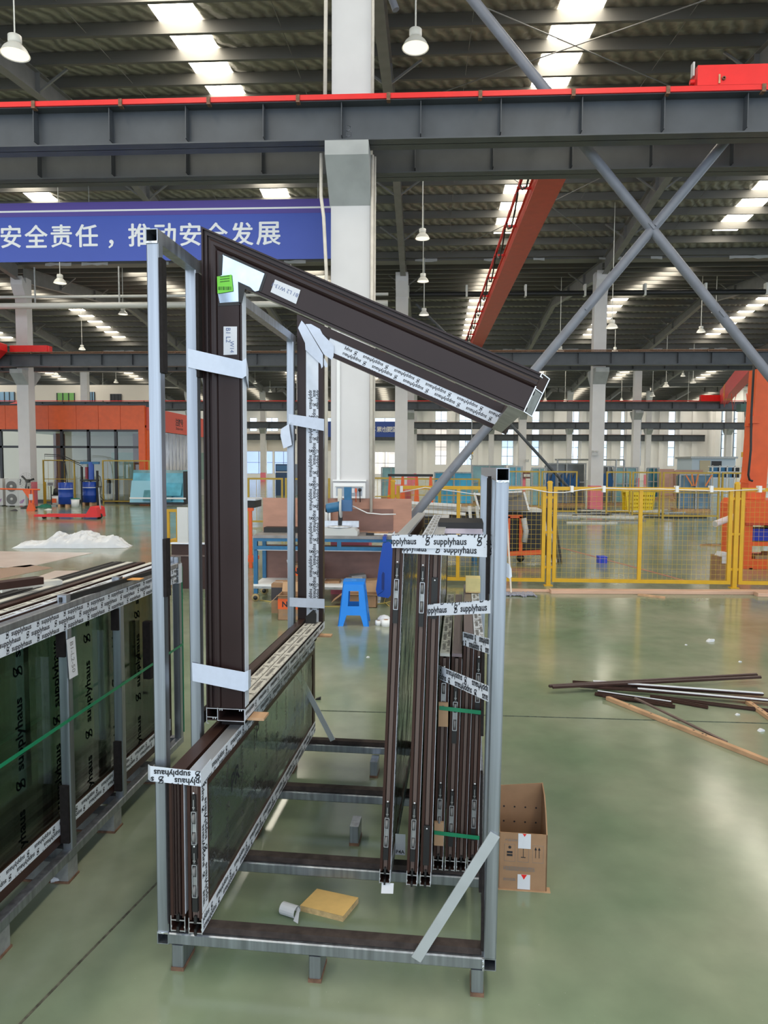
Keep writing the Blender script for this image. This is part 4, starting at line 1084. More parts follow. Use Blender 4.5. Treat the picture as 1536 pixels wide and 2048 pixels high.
# pedestal fan
a = fl(58,1016); k = 1/pxm(a.y); t = thing('pedestal_fan', 'large black pedestal fan in front of the outdoor units', 'fan', (a.x,a.y,0))
MB().tube((0,0,.03),(0,0,.85),.03,8).build('stand', black, t); MB().lathe([(0,0),(.30,0),(.30,.03),(.05,.05),(0,.05)],(0,0,0),16).build('base', black, t)
g = MB(); c = (0,-.12,1.05)
for r in (.08,.16,.24,.32): g.lathe([(r-.003,0),(r,-.004),(r+.003,0)], c, 24, 'Y')
for i in range(16): g.tube(c,(c[0]+.32*math.cos(i*PI/8),c[1],c[2]+.32*math.sin(i*PI/8)),.003,3)
g.build('guard', grey_dk, t)
for i in range(3):
    aa = i*2*PI/3+.3; MB().add([(c[0]+.05*math.cos(aa+.6),c[1]+.02,c[2]+.05*math.sin(aa+.6)),(c[0]+.30*math.cos(aa+.12),c[1]+.03,c[2]+.30*math.sin(aa+.12)),(c[0]+.29*math.cos(aa-.15),c[1]+.05,c[2]+.29*math.sin(aa-.15)),(c[0]+.05*math.cos(aa-.6),c[1]+.06,c[2]+.05*math.sin(aa-.6))], [(0,1,2,3)]).build('blade', black, t)
MB().lathe([(0,0),(.06,0),(.07,.15),(0,.18)], (c[0],c[1]+.02,c[2]), 12, 'Y').build('motor', black, t)
# orange manual lifter in front
a = fl(62,1022); t = thing('orange_lifter', 'orange hand lifter with a long horizontal bar at the left', 'lifter', (a.x,a.y,0))
k = 1/pxm(a.y)
MB().box(-.14,.16,-.06,.06,0,.06).prism([(-.14,.06),(.16,.06),(.08,.30),(-.05,.30)], lambda u,v,d:(u,d,v), -.05,.05).build('base', orange, t)
MB().box(-.06,.0,-.03,.03,.28,.78).box(.06,.12,-.03,.03,.28,.78).build('mast', orange, t)
MB().tube((-70*k,0,.80),(20*k,0,.78),.028,8).build('bar', orange, t)
MB().prism([(-.30,.78),(-.06,.78),(-.06,.44)], lambda u,v,d:(u,d,v), -.02,.02).build('gusset', orange, t)
MB().box(-.04,.10,-.04,.04,.40,.62).build('label_plate', grey_pl, t)
# yellow post, scale display, buckets, drums
a = fl(91,1008); o = MB().bar((0,0,0),(0,0,.95),.08,.03,(0,1,0)).build('yellow_post', mat('dark_yellow', (.45,.27,.01), .5), None, a); tag(o, 'dark yellow flat post right of the pink-based column', 'post')
a = fl(103,1012); t = thing('floor_scale', 'grey floor scale with a display on a black pole', 'scale', (a.x,a.y,0))
MB().box(-.2,.3,-.2,.25,0,.05).build('platform', steel_dull, t); MB().tube((0,0,.05),(0,0,.85),.02,8).build('pole', black, t); MB().box(-.13,.13,-.05,.02,.82,.98).build('display', grey_pl, t); MB().box(-.11,.11,-.055,-.05,.84,.96).build('screen', grey_dk, t)
def drum(px, py, label, hh=.86, r=.275, lift=.12, group='blue drums by the pump'):
    a = fl(px, py); t = thing('steel_drum', label, 'drum', (a.x,a.y,0), 0, group)
    MB().lathe([(0,lift),(r,lift),(r,lift+.28),(r+.008,lift+.29),(r,lift+.30),(r,lift+.57),(r+.008,lift+.58),(r,lift+.59),(r,lift+hh),(r-.015,lift+hh),(r-.015,lift+hh-.02),(0,lift+hh-.02)],(0,0,0),24).build('shell', drum_b, t)
    MB().lathe([(r+.003,lift+.60),(r+.003,lift+.625)],(0,0,0),24).build('tape_ring', white, t)
    for x in (-.2,.1): MB().box(x,x+.09,-.25,.25,0,lift).build('pallet_block', wood, t)
    MB().lathe([(0,0),(.03,0),(.03,.04),(0,.04)],(.05,-.15,lift+hh-.02),10).build('bung', grey_pl, t)
    return t
drum(132,1014,'blue steel drum with a hose, left one'); drum(180,1011,'blue steel drum under the pump frame, right one', .84, .275, .14)
a = fl(180,1011); t = thing('sealant_pump', 'black pump frame with blue cylinders above the right blue drum', 'pump', (a.x,a.y+.02,0))
MB().box(-.36,-.30,-.05,.05,0,1.62).box(.30,.36,-.05,.05,0,1.45).build('frame_post', black, t)
MB().box(-.38,.38,-.06,.06,1.02,1.08).build('crossbar', black, t); MB().box(-.36,.42,-.07,.07,1.72,1.82).build('top_plate', blue_st, t)
MB().tube((.08,0,1.08),(.08,0,1.80),.11,14).build('cylinder', blue_dk, t); MB().tube((-.12,0,1.1),(-.12,0,1.6),.06,10).build('regulator', mat('dark_red', (.25,.03,.05),.5), t)
MB().tube((-.30,0,1.6),(-.30,0,1.85),.03,8).build('post_cap', grey_pl, t)
MB().path([(-.30,0,1.72),(-.55,0,1.80),(-1.0,0,2.02),(-1.35,0,2.10),(-1.9,0,2.12)],.018,6).build('boom', black, t)
MB().path([(-.30,0,1.62),(-.8,0,1.85),(-1.2,0,2.02),(-1.9,0,2.05)],.012,6).build('boom', black, t)
MB().path([(-1.9,0,2.12),(-1.9,0,1.85),(-1.2,0,1.85),(-1.0,0,1.9)],.006,4).build('hose_hanger', black, t)
MB().path([(-1.15,0,2.0),(-1.0,-.05,1.7),(-.95,-.05,1.3),(-.93,-.05,.95),(-.9,-.3,.6)],.022,6).build('hose', black, t)
MB().path([(-.25,0,1.0),(-.1,-.06,.9),(-.02,-.1,.98)],.02,6).build('hose', black, t)
MB().path([(.30,0,1.3),(.45,0,1.2),(.5,0,.9),(.42,0,.4),(.6,0,.2)],.015,6).build('hose', black, t)
for px, py, hh, lab in ((113,1010,.42,'white bucket with an orange label between scale and drum'),(150,1014,.34,'white bucket with a green lid between the blue drums'),(218,1004,.36,'white bucket right of the pump')):
    a = fl(px,py); t = thing('bucket', lab, 'bucket', (a.x,a.y,0), 0, 'white buckets by the drums')
    MB().lathe([(0,0),(.15,0),(.18,hh),(.17,hh),(0,hh-.01)],(0,0,0),16).build('body', white, t)
    MB().lathe([(.19,hh-.02),(.19,hh+.01),(0,hh+.015)],(0,0,0),16).build('lid', green_net if px == 150 else (black if px == 113 else white), t)
    if px == 113: MB().box(-.09,.09,-.19,-.165,.1,.28).build('label', orange, t); MB().lathe([(0,0),(.13,.02),(.10,.25),(0,.30)],(0,0,hh),12).build('black_jug', black, t)
crumple('green_net_heap', 'dark green net heaped by the pink column base', 70, 100, 1015, 9, green_net, 'net', 5, .5, 20, 8)
for px, py, lab in ((25,1022,'grey cloth scrap on the floor below the outdoor unit'),(93,1020,'white paper scrap on the floor by the green net'),(65,1022,'dark plastic scrap at the orange lifter foot')):
    crumple('floor_scrap', lab, px-6, px+7, py, 4, white if px == 93 else fab_dk, 'scrap', px, .25, 10, 6)
a = fl(218,1000); o = MB().lathe([(0,0),(.10,0),(.11,.9),(.06,1.0),(0,1.02)],(0,0,.02),12).build('gas_bottle', black, None, (a.x+.0,a.y,0)); tag(o, 'black gas bottle behind the blue drums', 'bottle')

# ================================================================ glazed booth with orange fascia
YBT = 31.0
bx0, bx1 = at(-80,900,YBT).x, at(291,900,YBT).x
zf0, zf1 = at(150,859,YBT).z, at(150,811,YBT).z
bt = thing('glazed_booth', 'glazed workshop booth with a bright orange fascia at the left', 'booth', (bx0, YBT, 0)); BW = bx1-bx0
DB = 9.0
cx = [at(p,900,YBT).x-bx0 for p in (-40,14,58.8,100,155,199,243,291)]
for a, b in zip([0]+cx, cx): MB().box(a+.008,b-.008,-.06,0,zf0,zf1).build('fascia_panel', orange, bt)
MB().box(0,BW,0,DB,zf0+.1,zf0+.2).build('booth_ceiling', white, bt)
MB().box(0,BW+.1,-.1,.0,zf1,zf1+.07).build('roof_trim', winfr, bt)
mull = [at(p,900,YBT).x-bx0 for p in (-50,2.7,58.8,124.4,177.7,232.4)]
for x in mull: MB().box(x-.06,x+.06,-.05,.05,0,zf0).build('mullion', winfr, bt)
zt = at(150,894,YBT).z
MB().box(0,BW-.25,-.05,.05,zt-.05,zt+.05).build('transom', winfr, bt); MB().box(0,BW-.25,-.05,.05,zf0-.09,zf0).build('head_rail', winfr, bt); MB().box(0,BW-.25,-.05,.05,0,.12).build('bottom_rail', winfr, bt)
ms = [0]+mull+[BW-.25]
for a, b in zip(ms, ms[1:]):
    if b-a > .1: MB().box(a+.06,b-.06,-.006,.006,.12,zt-.05).build('pane', glass_booth, bt); MB().box(a+.06,b-.06,-.006,.006,zt+.05,zf0-.09).build('pane', glass_booth, bt)
MB().box(BW-.28,BW,-.08,.10,0,zf1).build('corner_post', orange, bt)
# right flank with sign and silver strip curtain
yq = [0, 1.2, 4.2, DB]
MB().box(BW-.06,BW+.06,.1,DB,zf0-.0,zf1-.05).build('flank_fascia', mat('red_orange_panel', (.66,.09,.055), .45), bt)
MB().box(BW-.03,BW+.03,.1,.95,0,zf0).build('flank_panel', orange, bt)
for y in (1.0, 7.6): MB().box(BW-.05,BW+.05,y,y+.15,0,zf0).build('door_post', winfr, bt)
n = 26
for i in range(n):
    y = 1.2+6.4*i/n; MB().box(BW-.01+.02*(i%2),BW+.0+.02*(i%2),y,y+.27,.25,zf0-.02).build('curtain_strip', silver_curt, bt)
MB().box(0,BW,DB-.1,DB,0,zf1).build('rear_wall', wallcream, bt)
for x in (2.2,6.3,10): MB().box(x,x+.4,4,4.4,0,zf0).build('inner_post', mat('rusty_red_post', (.28,.10,.08), .6) if x < 3 else MATS['rusty_red_post'], bt)
for a, b in ((3.0,5.2),(7.2,9.6)): MB().box(a,b,DB-.14,DB-.1,.9,2.4).build('inner_window', mat('pale_green_window', (.42,.55,.45), .3) if a < 4 else MATS['pale_green_window'], bt)
ys_ = 3.7
lettering('sign_text', '注胶号', 1.15, lambda x,y,o: (BW+.062+o, ys_+x, zf0+.42+y), ink, bt, .02)
lettering('sign_subtext', 'Zhujiao room', 1.05, lambda x,y,o: (BW+.062+o, ys_+.05+x, zf0+.20+y), ink, bt, .01)
# red tent roof peak on top
for px, w_ in ((48,75),(-30,40)):
    c = at(px, 800, YBT+2); 
    o = MB().lathe([(w_/pxm(YBT+2),0),(w_*.45/pxm(YBT+2),.14),(w_*.18/pxm(YBT+2),.30),(0,.36)],(0,0,0),12).build('tent_roof', redroof, None, (c.x,c.y,zf1+.03)); tag(o, 'red tent roof showing above the orange booth%s' % ('' if px > 0 else ', at the left edge'), 'tent roof')
# inner building wall above the booth with green and dark windows
YI = 60.0
m = MB(); x0, x1 = at(-60,800,YI).x, at(300,800,YI).x
iw = thing('inner_facade', 'white inner facade with dark framed windows above the orange booth', 'facade', (x0, YI, 0))
MB().box(0,x1-x0,0,.3,0,at(100,770,YI).z).build('wall', wallcream, iw)
for a, b, t_, c, mm in ((0,30,784,812,bluefr),(115,150,786,812,mat('green_pane', (.20,.45,.12), .3)),(222,243,788,812,winfr),(176,190,784,812,bluefr)):
    X0, X1, Z0, Z1 = at(a,800,YI).x-x0, at(b,800,YI).x-x0, at(a,c,YI).z, at(a,t_,YI).z
    f = MB().box(X0,X1,-.06,-.02,Z0,Z1).build('window', mm, iw)
    g = MB()
    for i in range(4): xx = X0+(X1-X0)*i/3; g.box(xx-.04,xx+.04,-.09,-.06,Z0,Z1)
    g.build('window_bars', winfr, iw)
# blue-film glass on an A-frame
a = fl(313,1011); k = 1/pxm(a.y); t = thing('glass_stand', 'stand of blue film-covered glass panes in front of the strip curtain', 'glass stand', (a.x,a.y,0))
def pane(x0,x1,y,z0,z1,m,ln=.0): MB().sheet((x0*k,y,z0*k),(x1*k,y,z0*k),(x1*k,y+.25+ln,z1*k),(x0*k,y+.25+ln,z1*k),.012).build('glass_pane', m, t)
pane(-54,60,.12,6,72,glass_teal); pane(-52,57,.0,7,66,glass_blue); pane(-54,-12,-.08,6,50,mat('pale_blue_film', (.28,.55,.68), .25)); pane(-26,33,-.14,10,36,glass_teal); pane(14,52,-.1,20,46,glass_blue)
MB().box(-54*k,60*k,-.25,.6,.05,.12).build('base', black, t); MB().box(56*k,62*k,0,.6,.1,70*k).build('side_post', black, t); MB().box(-50*k,66*k,-.3,-.27,14*k,17*k).build('white_strip', white, t)
# yellow trolley frame and white panel by the rack posts
a = fl(352,1086); t = thing('yellow_trolley', 'yellow steel frame seen between the rack posts', 'frame', (a.x,a.y,0))
for x in (-.17,.05): MB().bar((x,0,0),(x,0,.72),.07,.05,(0,1,0)).build('upright', yellow, t)
MB().box(-.2,.15,-.03,.03,.68,.74).box(-.2,.15,-.03,.5,.0,.06).build('rail', yellow, t)
MB().box(.13,.36,-.28,-.24,-.0,.80).build('white_board', white, t)
# ================================================================ blue workbench with mitre saw
bw = thing('workbench', 'blue steel workbench on castors with plywood back board, behind the blue stool', 'workbench', (-2.10, 8.70, 0))
W_, D_ = 1.86, .55
MB().box(0,W_,-.02,D_,.80,.835).build('worktop', mat('worn_grey_top', (.24,.23,.23), .5, 0, .25, 6), bw)
MB().box(0,W_,-.01,.03,.655,.70).box(0,W_,-.01,.03,.76,.80).box(0,.05,-.01,.03,.70,.76).box(W_-.05,W_,-.01,.03,.70,.76).box(1.05,1.10,-.01,.03,.70,.76).build('apron', blue_st, bw)
MB().box(.03,W_,.0,.05,.645,.657).build('apron_lip', white, bw)
for x in (0, W_-.05):
    for y in (0, D_-.06): MB().bar((x+.025,y+.025,.10),(x+.025,y+.025,.80),.05,.05,(0,1,0),ch=.004).build('leg', blue_st, bw)
for x in (.025, W_-.025):
    for y in (.025, D_-.035):
        c = MB().lathe([(0,-.02),(.05,-.02),(.05,.02),(0,.02)],(x,y-.02,.05),16,'Y').build('castor', mat('amber_castor', (.35,.26,.12), .5) if 'amber_castor' not in MATS else MATS['amber_castor'], bw)
        MB().lathe([(0,-.024),(.028,-.024),(.028,.024),(0,.024)],(x,y-.02,.05),12,'Y').build('castor_hub', black, c)
MB().box(0,W_,-.01,D_,.19,.22).build('shelf', white, bw); MB().box(0,W_,-.012,.0,.165,.195).build('shelf_edge', steel_dull, bw)
MB().box(.05,W_-.05,D_-.03,D_-.01,.22,.66).build('rear_panel', ply_dk, bw)
MB().box(.0,W_+.1,.545,.572,.80,1.275).build('back_board', ply, bw)
MB().box(1.02,1.72,.535,.545,.86,1.14).build('inset_panel', ply_dk, bw)
MB().box(.05,.95,.36,.54,.836,.90).build('dark_ledge', blackgask, bw)
# mitre saw
X_ = .97
ms_ = thing('mitre_saw', 'blue and grey mitre saw on the workbench', 'saw', (-2.10+1.06, 8.86, .836))
MB().prism([(-.26,0),(.24,0),(.24,.05),(.20,.09),(-.22,.09),(-.26,.05)], lambda a,b,d:(a,d,b), -.14,.14).build('base', grey_pl, ms_)
MB().lathe([(0,.09),(.15,.09),(.15,.115),(0,.115)],(0,0,0),20).build('turntable', alu_br, ms_)
MB().box(-.24,-.02,.05,.08,.09,.17).box(.02,.24,.05,.08,.09,.17).build('fence', alu_br, ms_)
MB().bar((0,.08,.10),(.01,.06,.40),.05,.07).build('arm', black, ms_)
MB().lathe([(0,-.012),(.125,-.012),(.13,0),(.125,.012),(0,.012)],(.02,.0,.34),24,'X').build('blade_guard', grey_pl, ms_)
MB().tube((.02,-.0,.36),(-.16,-.0,.33),.062,16).build('motor', blue_st, ms_); MB().tube((-.16,0,.33),(-.175,0,.33),.05,12).build('motor_cap', black, ms_)
MB().box(.03,.16,-.06,.07,.30,.44).build('gear_case', mat('saw_blue', (.05,.13,.28), .4), ms_)
MB().box(.06,.15,-.03,.04,.44,.60).build('handle', blue_st, ms_); MB().box(-.02,.03,-.02,.02,.42,.58).build('handle_grip', mat('pale_handle', (.62,.58,.50), .5), ms_)
MB().path([(.16,.05,.36),(.34,.1,.27),(.52,.15,.25),(.70,.2,.25)],.008,6).build('power_cord', white, ms_)
t = thing('cable_coil', 'white cable hanging in a coil on the plywood back board', 'cable', (-2.10+.84, 9.225, .95)); 
for i in range(4): MB().path([(.0+.012*i,-.01*i,.25),(-.02+.012*i,-.01*i,.1),(.0+.01*i,-.01*i,-.05),(.03+.01*i,-.01*i,.05),(.02+.012*i,-.01*i,.2)],.008,5).build('loop', white, t)
o = thing('hand_tool', 'long white handled tool lying on the right end of the bench', 'tool', (-2.10+1.48,8.82,.85)); MB().bar((0,0,0),(.32,0,.0),.02,.02).build('shaft', whitish, o); MB().bar((-.08,0,0),(.02,0,0),.035,.03).build('grip', black, o)
o = tag(MB().box(0,.26,0,.30,0,.012).build('scrap_board', wood, None, (-2.10+1.40,8.85,.836)), 'thin timber board on the bench beside the saw', 'board')
# carton with orange print on the shelf, open cartons below
def carton(name, label, c, w, d, h, m, band=None, word=None, rz=0.0, flaps=False, group=None):
    t = thing(name, label, 'box', c, rz, group); tk = .006
    if flaps:
        MB().box(0,w,0,tk,0,h).box(0,w,d-tk,d,0,h).box(0,tk,0,d,0,h).box(w-tk,w,0,d,0,h).box(0,w,0,d,0,tk).build('walls', m, t)
        MB().sheet((0,0,h),(w,0,h),(w,-d*.30,h+.02),(0,-d*.30,h+.02),.004).build('flap', card_lt, t)
        MB().sheet((0,d,h),(w,d,h),(w,d*1.28,h+.10),(0,d*1.28,h+.10),.004).build('flap', card_lt, t)
        MB().sheet((0,0,h),(0,d,h),(-w*.28,d*.9,h-.09),(-w*.30,d*.1,h-.10),.004).build('flap', card_lt, t)
        MB().sheet((w,0,h),(w,d,h),(w*1.2,d,h+.06),(w*1.2,0,h+.06),.004).build('flap', card_lt, t)
    else:
        MB().box(0,w,0,d,0,h).build('walls', m, t); MB().box(w*.02,w*.98,d*.46,d*.54,h,h+.0015).build('sealing_tape', whitish, t)
    if band: MB().box(0,w,-.0015,0,h*.45,h*.88).build('print_band', band, t)
    if word: lettering('lettering', word, w*.72, lambda x,y,o: (w*.14+x,-.0018-o,h*.55+y), ink, t, .03)
    lettering('small_print', '1111/202000', w*.55, lambda x,y,o: (w*.18+x,-.001-o,h*.18+y), ink_grey, t, 0)
    return t
carton('carton', 'carton with orange band standing on the bench shelf', (-2.10+.42, 8.74, .221), .42,.36,.235, card, orange, 'Nature', group='cartons at the bench')
carton('carton', 'open carton with orange print on the floor before the bench', (-1.58, 7.66, 0), .34,.26,.27, card, orange, 'NBEST', .02, True, 'cartons at the bench')
carton('carton', 'carton with dark print partly behind the open carton', (-1.73, 8.02, 0), .30,.28,.34, card, mat('carton_black', (.04,.035,.04), .6), None, 0, False, 'cartons at the bench')
carton('carton', 'open carton on the floor behind the blue stool', (-.96, 8.42, 0), .42,.22,.15, card, None, None, 0, True, 'cartons at the bench')
t = thing('paper_ball', 'crumpled white paper on top of the carton', 'paper', (-2.10+.45,8.80,.457)); MB().lathe([(0,0),(.04,.01),(.05,.05),(.03,.09),(0,.10)],(0,0,0),8,smooth=False).build('ball', paper, t)
for k, (x,y,w2,d2,h2,mm,lab) in enumerate(((.85,.1,.22,.2,.03,card,'flat carton piece on the bench shelf'),(1.12,.08,.25,.25,.05,white,'white parcel on the bench shelf behind the stool'),(1.40,.1,.20,.2,.045,card_lt,'light carton piece at the right of the bench shelf'),(1.18,.30,.22,.16,.08,mat('grey_bag', (.25,.25,.25), .5),'grey bag on the bench shelf'))):
    o = thing('shelf_item', lab, 'parcel', (-2.10+x,8.72+y,.2215+(.0 if k < 3 else .0)), .1*k); MB().prism([(0,0),(w2,0),(w2*.94,h2),(w2*.10,h2*.8)], lambda a,b,d:(a,d,b), 0, d2).build('body', mm, o); MB().box(w2*.3,w2*.4,-.001,d2,0,h2*.5).build('strip', card_lt, o)
o = thing('white_parcel', 'white wrapped parcel under the bench behind the stool', 'parcel', (-.98, 8.66, .0)); MB().prism([(0,0),(.46,0),(.46,.09),(.40,.14),(.04,.13),(0,.06)], lambda a,b,d:(a,d,b), 0,.3).build('body', white, o); MB().box(.0,.47,-.004,.0,.03,.05).build('crease', grey_pl, o)
# blue plastic stool
st = thing('plastic_stool', 'bright blue plastic stool in front of the workbench', 'stool', (-.727, 7.58, 0), .03)
H_ = .47; wb, wt = .165, .115
MB().prism([(-wt,-wt*.92),(wt,-wt*.92),(wt*1.02,wt*.92),(-wt*1.02,wt*.92)], lambda a,b,d:(a,b,d), H_-.03, H_).build('seat', blue_pl, st)
MB().lathe([(.0,.0),(.03,.0),(.03,.002),(0,.002)],(0,0,H_),16).build('hand_hole', mat('stool_mark', (.08,.30,.70), .5), st)
def sfn(sg, ax):
    def f(a, b, d):      # a across, b height -> sloping side sheet, d thickness inward
        k_ = wt+(wb-wt)*(H_-.03-b)/(H_-.03); s_ = a*(wt+(wb-wt)*(H_-.03-b)/(H_-.03)); o_ = sg*(k_-d)
        return (s_, o_, b) if ax == 'x' else (o_, s_, b)
    return f
for sg in (-1, 1):
    for ax in ('x','y'):
        f = sfn(sg, ax); m = MB(); h0 = H_-.03
        for poly in ([(-1,0),(-.66,0),(-.52,.10),(-1,.10)], [(.66,0),(1,0),(1,.10),(.52,.10)], [(-1,.10),(-.52,.10),(-.46,.115),(.46,.115),(.52,.10),(1,.10),(1,.21),(-1,.21)], [(-1,.21),(-.43,.21),(-.43,.37),(-1,.37)], [(.43,.21),(1,.21),(1,.37),(.43,.37)], [(-1,.37),(1,.37),(1,h0),(-1,h0)]):
            m.prism(poly, f, 0, .010)
        m.build('leg_panel', blue_pl, st)
        for s2 in (-1, 1):
            pass
for sx in (-1,1):
    for sy in (-1,1): MB().box(sx*wb-(.012 if sx>0 else -.0),sx*wb+(.0 if sx>0 else .012),sy*wb-.0 if sy<0 else sy*wb-.03,sy*wb+.03 if sy<0 else sy*wb,0,.006).build('foot_rim', blue_pl, st)
# deep blue plastic guard hanging at the bench end
t = thing('blue_plastic_part', 'deep blue plastic panel with a slot hanging at the bench end', 'plastic part', (-.50, 8.42, 0))
pl = [(-.03,.14),(.10,.12),(.15,.18),(.16,.75),(.10,.80),(.03,.78),(-.0,.60),(-.05,.22)]
MB().prism(pl, lambda a,b,d:(a,d,b), 0, .05).build('panel', blue_dk, t)
MB().prism([(.02,.22),(.05,.22),(.055,.42),(.035,.44),(.02,.40)], lambda a,b,d:(a,d,b), -.003, -.001).build('slot', mat('slot_navy', (.003,.02,.14), .5), t)
MB().box(.03,.07,-.0,.28,.80,.86).build('hook', blue_dk, t)
# white rolls and scraps on the floor by the stool
for px, py, r, h, lab in ((757,1250,.035,.05,'small white tape roll on the floor by the stool'),(772,1252,.05,.07,'larger white tape roll beside the sash stack')):
    a = fl(px,py); t = thing('tape_roll', lab, 'tape roll', (a.x,a.y,0), 0, 'tape rolls by the stool'); MB().lathe([(r*.5,0),(r,0),(r,h),(r*.5,h),(r*.5,0)],(0,0,0),20).build('roll', white, t); MB().lathe([(r*.5,0),(r*.46,0),(r*.46,h),(r*.5,h)],(0,0,0),16).build('core', card, t)
a = fl(768,1240); t = thing('plastic_bag', 'clear plastic bag scrap by the tape rolls', 'bag', (a.x,a.y,0)); MB().lathe([(.07,0),(.075,.02),(.05,.045),(.02,.055),(0,.06)],(0,0,0),9,smooth=False).build('bag', plast, t)
t = thing('yellow_hose', 'yellow cable lying on the floor under the bench', 'cable', tuple(fl(640,1213))); P = [fl(x,y,.006)-fl(640,1213) for x,y in ((520,1200),(560,1206),(640,1213),(700,1212),(770,1206),(790,1200),(786,1190),(772,1192),(768,1204),(778,1212))]
MB().path(P,.006,5).build('cable', mat('yellow_cable', (.60,.45,.12), .5), t)
t = thing('orange_trolley', 'orange steel trolley frame seen through the tall frame', 'trolley', (fl(505,1130).x, 11.6, 0))
for x in (-.35,.05): MB().bar((x,0,.0),(x,0,1.0),.05,.05,(0,1,0)).build('upright', orange, t)
MB().box(-.4,.1,-.03,.03,.95,1.0).box(-.4,.1,-.03,.4,.1,.16).build('rail', orange, t); MB().box(-.45,.12,.0,.5,1.0,1.12).build('load', blackgask, t); MB().box(-.45,.14,-.02,.5,1.12,1.15).build('top_film', film_w, t)

# ================================================================ yellow mesh fence on a timber kerb
FY = 10.22; fth = 0.0
fx0 = at(775,1168,FY).x
def panel(pxa, pxb, label, mid=None, y=FY, ztop=1.42, zbot=.055, pitch=.066, lp=None):
    xa, xb = at(pxa,1100,y).x, at(pxb,1100,y).x; w_ = xb-xa
    t = thing('mesh_fence_panel', label, 'fence panel', (xa,y,0), 0, 'yellow mesh fence panels, near')
    fr = .05
    MB().box(0,fr,-.02,.02,zbot,ztop).build('frame_stile', yellow, t); MB().box(w_-fr,w_,-.02,.02,zbot,ztop).build('frame_stile', yellow, t)
    MB().box(fr,w_-fr,-.02,.02,ztop-fr,ztop).build('frame_rail', yellow, t); MB().box(fr,w_-fr,-.02,.02,zbot,zbot+fr).build('frame_rail', yellow, t)
    if mid: xm = at(mid,1100,y).x-xa; MB().box(xm-.025,xm+.025,-.018,.018,zbot+fr,ztop-fr).build('frame_stile', yellow, t)
    m = MB(); n = int(w_/pitch)
    for i in range(1,n): x = w_*i/n; m.box(x-.0014,x+.0014,-.0014,.0014,zbot+fr,ztop-fr)
    nz_ = int((ztop-zbot)/(.066))
    for j in range(1,nz_): z = zbot+(ztop-zbot)*j/nz_; m.box(fr,w_-fr,-.0044,-.0016,z-.0014,z+.0014)
    o = m.build('wire_mesh', mat('yellow_wire', (.50,.33,.03), .5) if 'yellow_wire' not in MATS else MATS['yellow_wire'], t); o['kind'] = 'stuff'
    return t
panel(792,1090,'yellow mesh fence panel behind the right post of the rack', 916)
panel(1105,1462,'wide yellow mesh fence panel in front of the yellow basket', 1279)
panel(1478,1760,'yellow mesh fence panel in front of the orange machine', 1620)
def fpost(px, label, y=FY-.0, h=1.47, pm_=yellow):
    x = at(px,1100,y).x; t = thing('fence_post', label, 'post', (x,y,0), 0, 'yellow fence posts, near')
    MB().box(-.03,.03,-.03,.03,0,h).build('tube', pm_, t); MB().lathe([(.042,0),(.042,.01),(.03,.03),(0,.035)],(0,0,h),4).build('cap', pm_, t); MB().box(-.06,.06,-.05,.05,0,.012).build('base_plate', pm_, t)
    for z in (.25,.75,1.25): MB().box(-.075,.075,-.012,.012,z,z+.035).build('clip', pm_, t)
fpost(1097.5,'yellow fence post left of the wide mesh panel'); fpost(1470,'yellow fence post right of the wide mesh panel'); fpost(785,'yellow fence post half hidden by the workbench board')
# timber kerb in front
for pxa, pxb, py, w_, h_, lab in ((1000,1115,1182,.10,.03,'timber plank at the foot of the fence, left'),(1100,1540,1186,.14,.05,'long timber plank at the foot of the fence'),(1512,1640,1192,.12,.05,'timber plank at the foot of the fence, right edge')):
    a, b = fl(pxa,py), fl(pxb,py+2); o = MB().bar((0,0,h_/2),(b.x-a.x,b.y-a.y,h_/2),w_,h_,ch=.004).build('timber_plank', wood_pink, None, (a.x,a.y,0)); tag(o, lab, 'plank', 'timber planks at the fence')
a, b = fl(1276,1191), fl(1330,1197); o = MB().bar((0,0,.012),(b.x-a.x,b.y-a.y,.012),.04,.024).build('timber_stick', wood, None, (a.x,a.y,0)); tag(o, 'short timber stick on the floor before the fence', 'stick')
# rope strung along the fence top
t = thing('fence_rope', 'white cord strung along the top of the mesh fence', 'cord', (at(800,990,FY-.05).x,FY-.05,0)); bx = t.location.x
MB().path([(at(x,y,FY-.05).x-bx,0,at(x,y,FY-.05).z) for x,y in ((800,985),(850,975),(905,982),(960,990),(1000,980),(1060,978),(1100,985),(1130,985),(1160,980),(1200,976),(1260,978),(1320,978),(1380,980),(1450,982),(1530,978))],.007,5).build('cord', white, t)
for px in (803,1144,1208,1354,1423,1520): c = at(px,976,FY-.045); o = MB().box(-.02,.02,-.02,.07,-.06,.03).build('cable_tie', white, None, tuple(c)); tag(o, {803:'white tie on the fence top next to the workbench',1144:'white tie on the fence top, left of the pink base',1208:'white tie on the fence top, right of the pink base',1354:'white tie on the fence top, right of the yellow basket',1423:'white tie on the fence top near the right post',1520:'white tie on the fence top before the orange machine'}[px], 'tie')
# mop
a = fl(1010,1190); t = thing('floor_mop', 'grey floor mop with a pale handle leaning on the fence', 'mop', (a.x,a.y,0))
m = MB(); rr = random.Random(2)
for i in range(46):
    x = -.33+.72*rr.random(); y = rr.uniform(-.10,.10); m.tube((x,y,.015+.02*rr.random()),(x+rr.uniform(-.05,.05),y+rr.choice((-1,1))*.06,.01),.012,5)
o = m.box(-.32,.38,-.09,.09,.012,.03).build('mop_head', grey_mop, t); o['kind'] = 'stuff'
top = at(1013,1018,10.05); MB().tube((.08,0,.03),(top.x-a.x,top.y-a.y,top.z),.013,8).build('handle', mat('pale_pole', (.62,.55,.48), .5), t)
MB().tube(Vector((top.x-a.x,top.y-a.y,top.z)),Vector((top.x-a.x,top.y-a.y,top.z+.12)),.015,8).build('blue_grip', blue_dk, t)

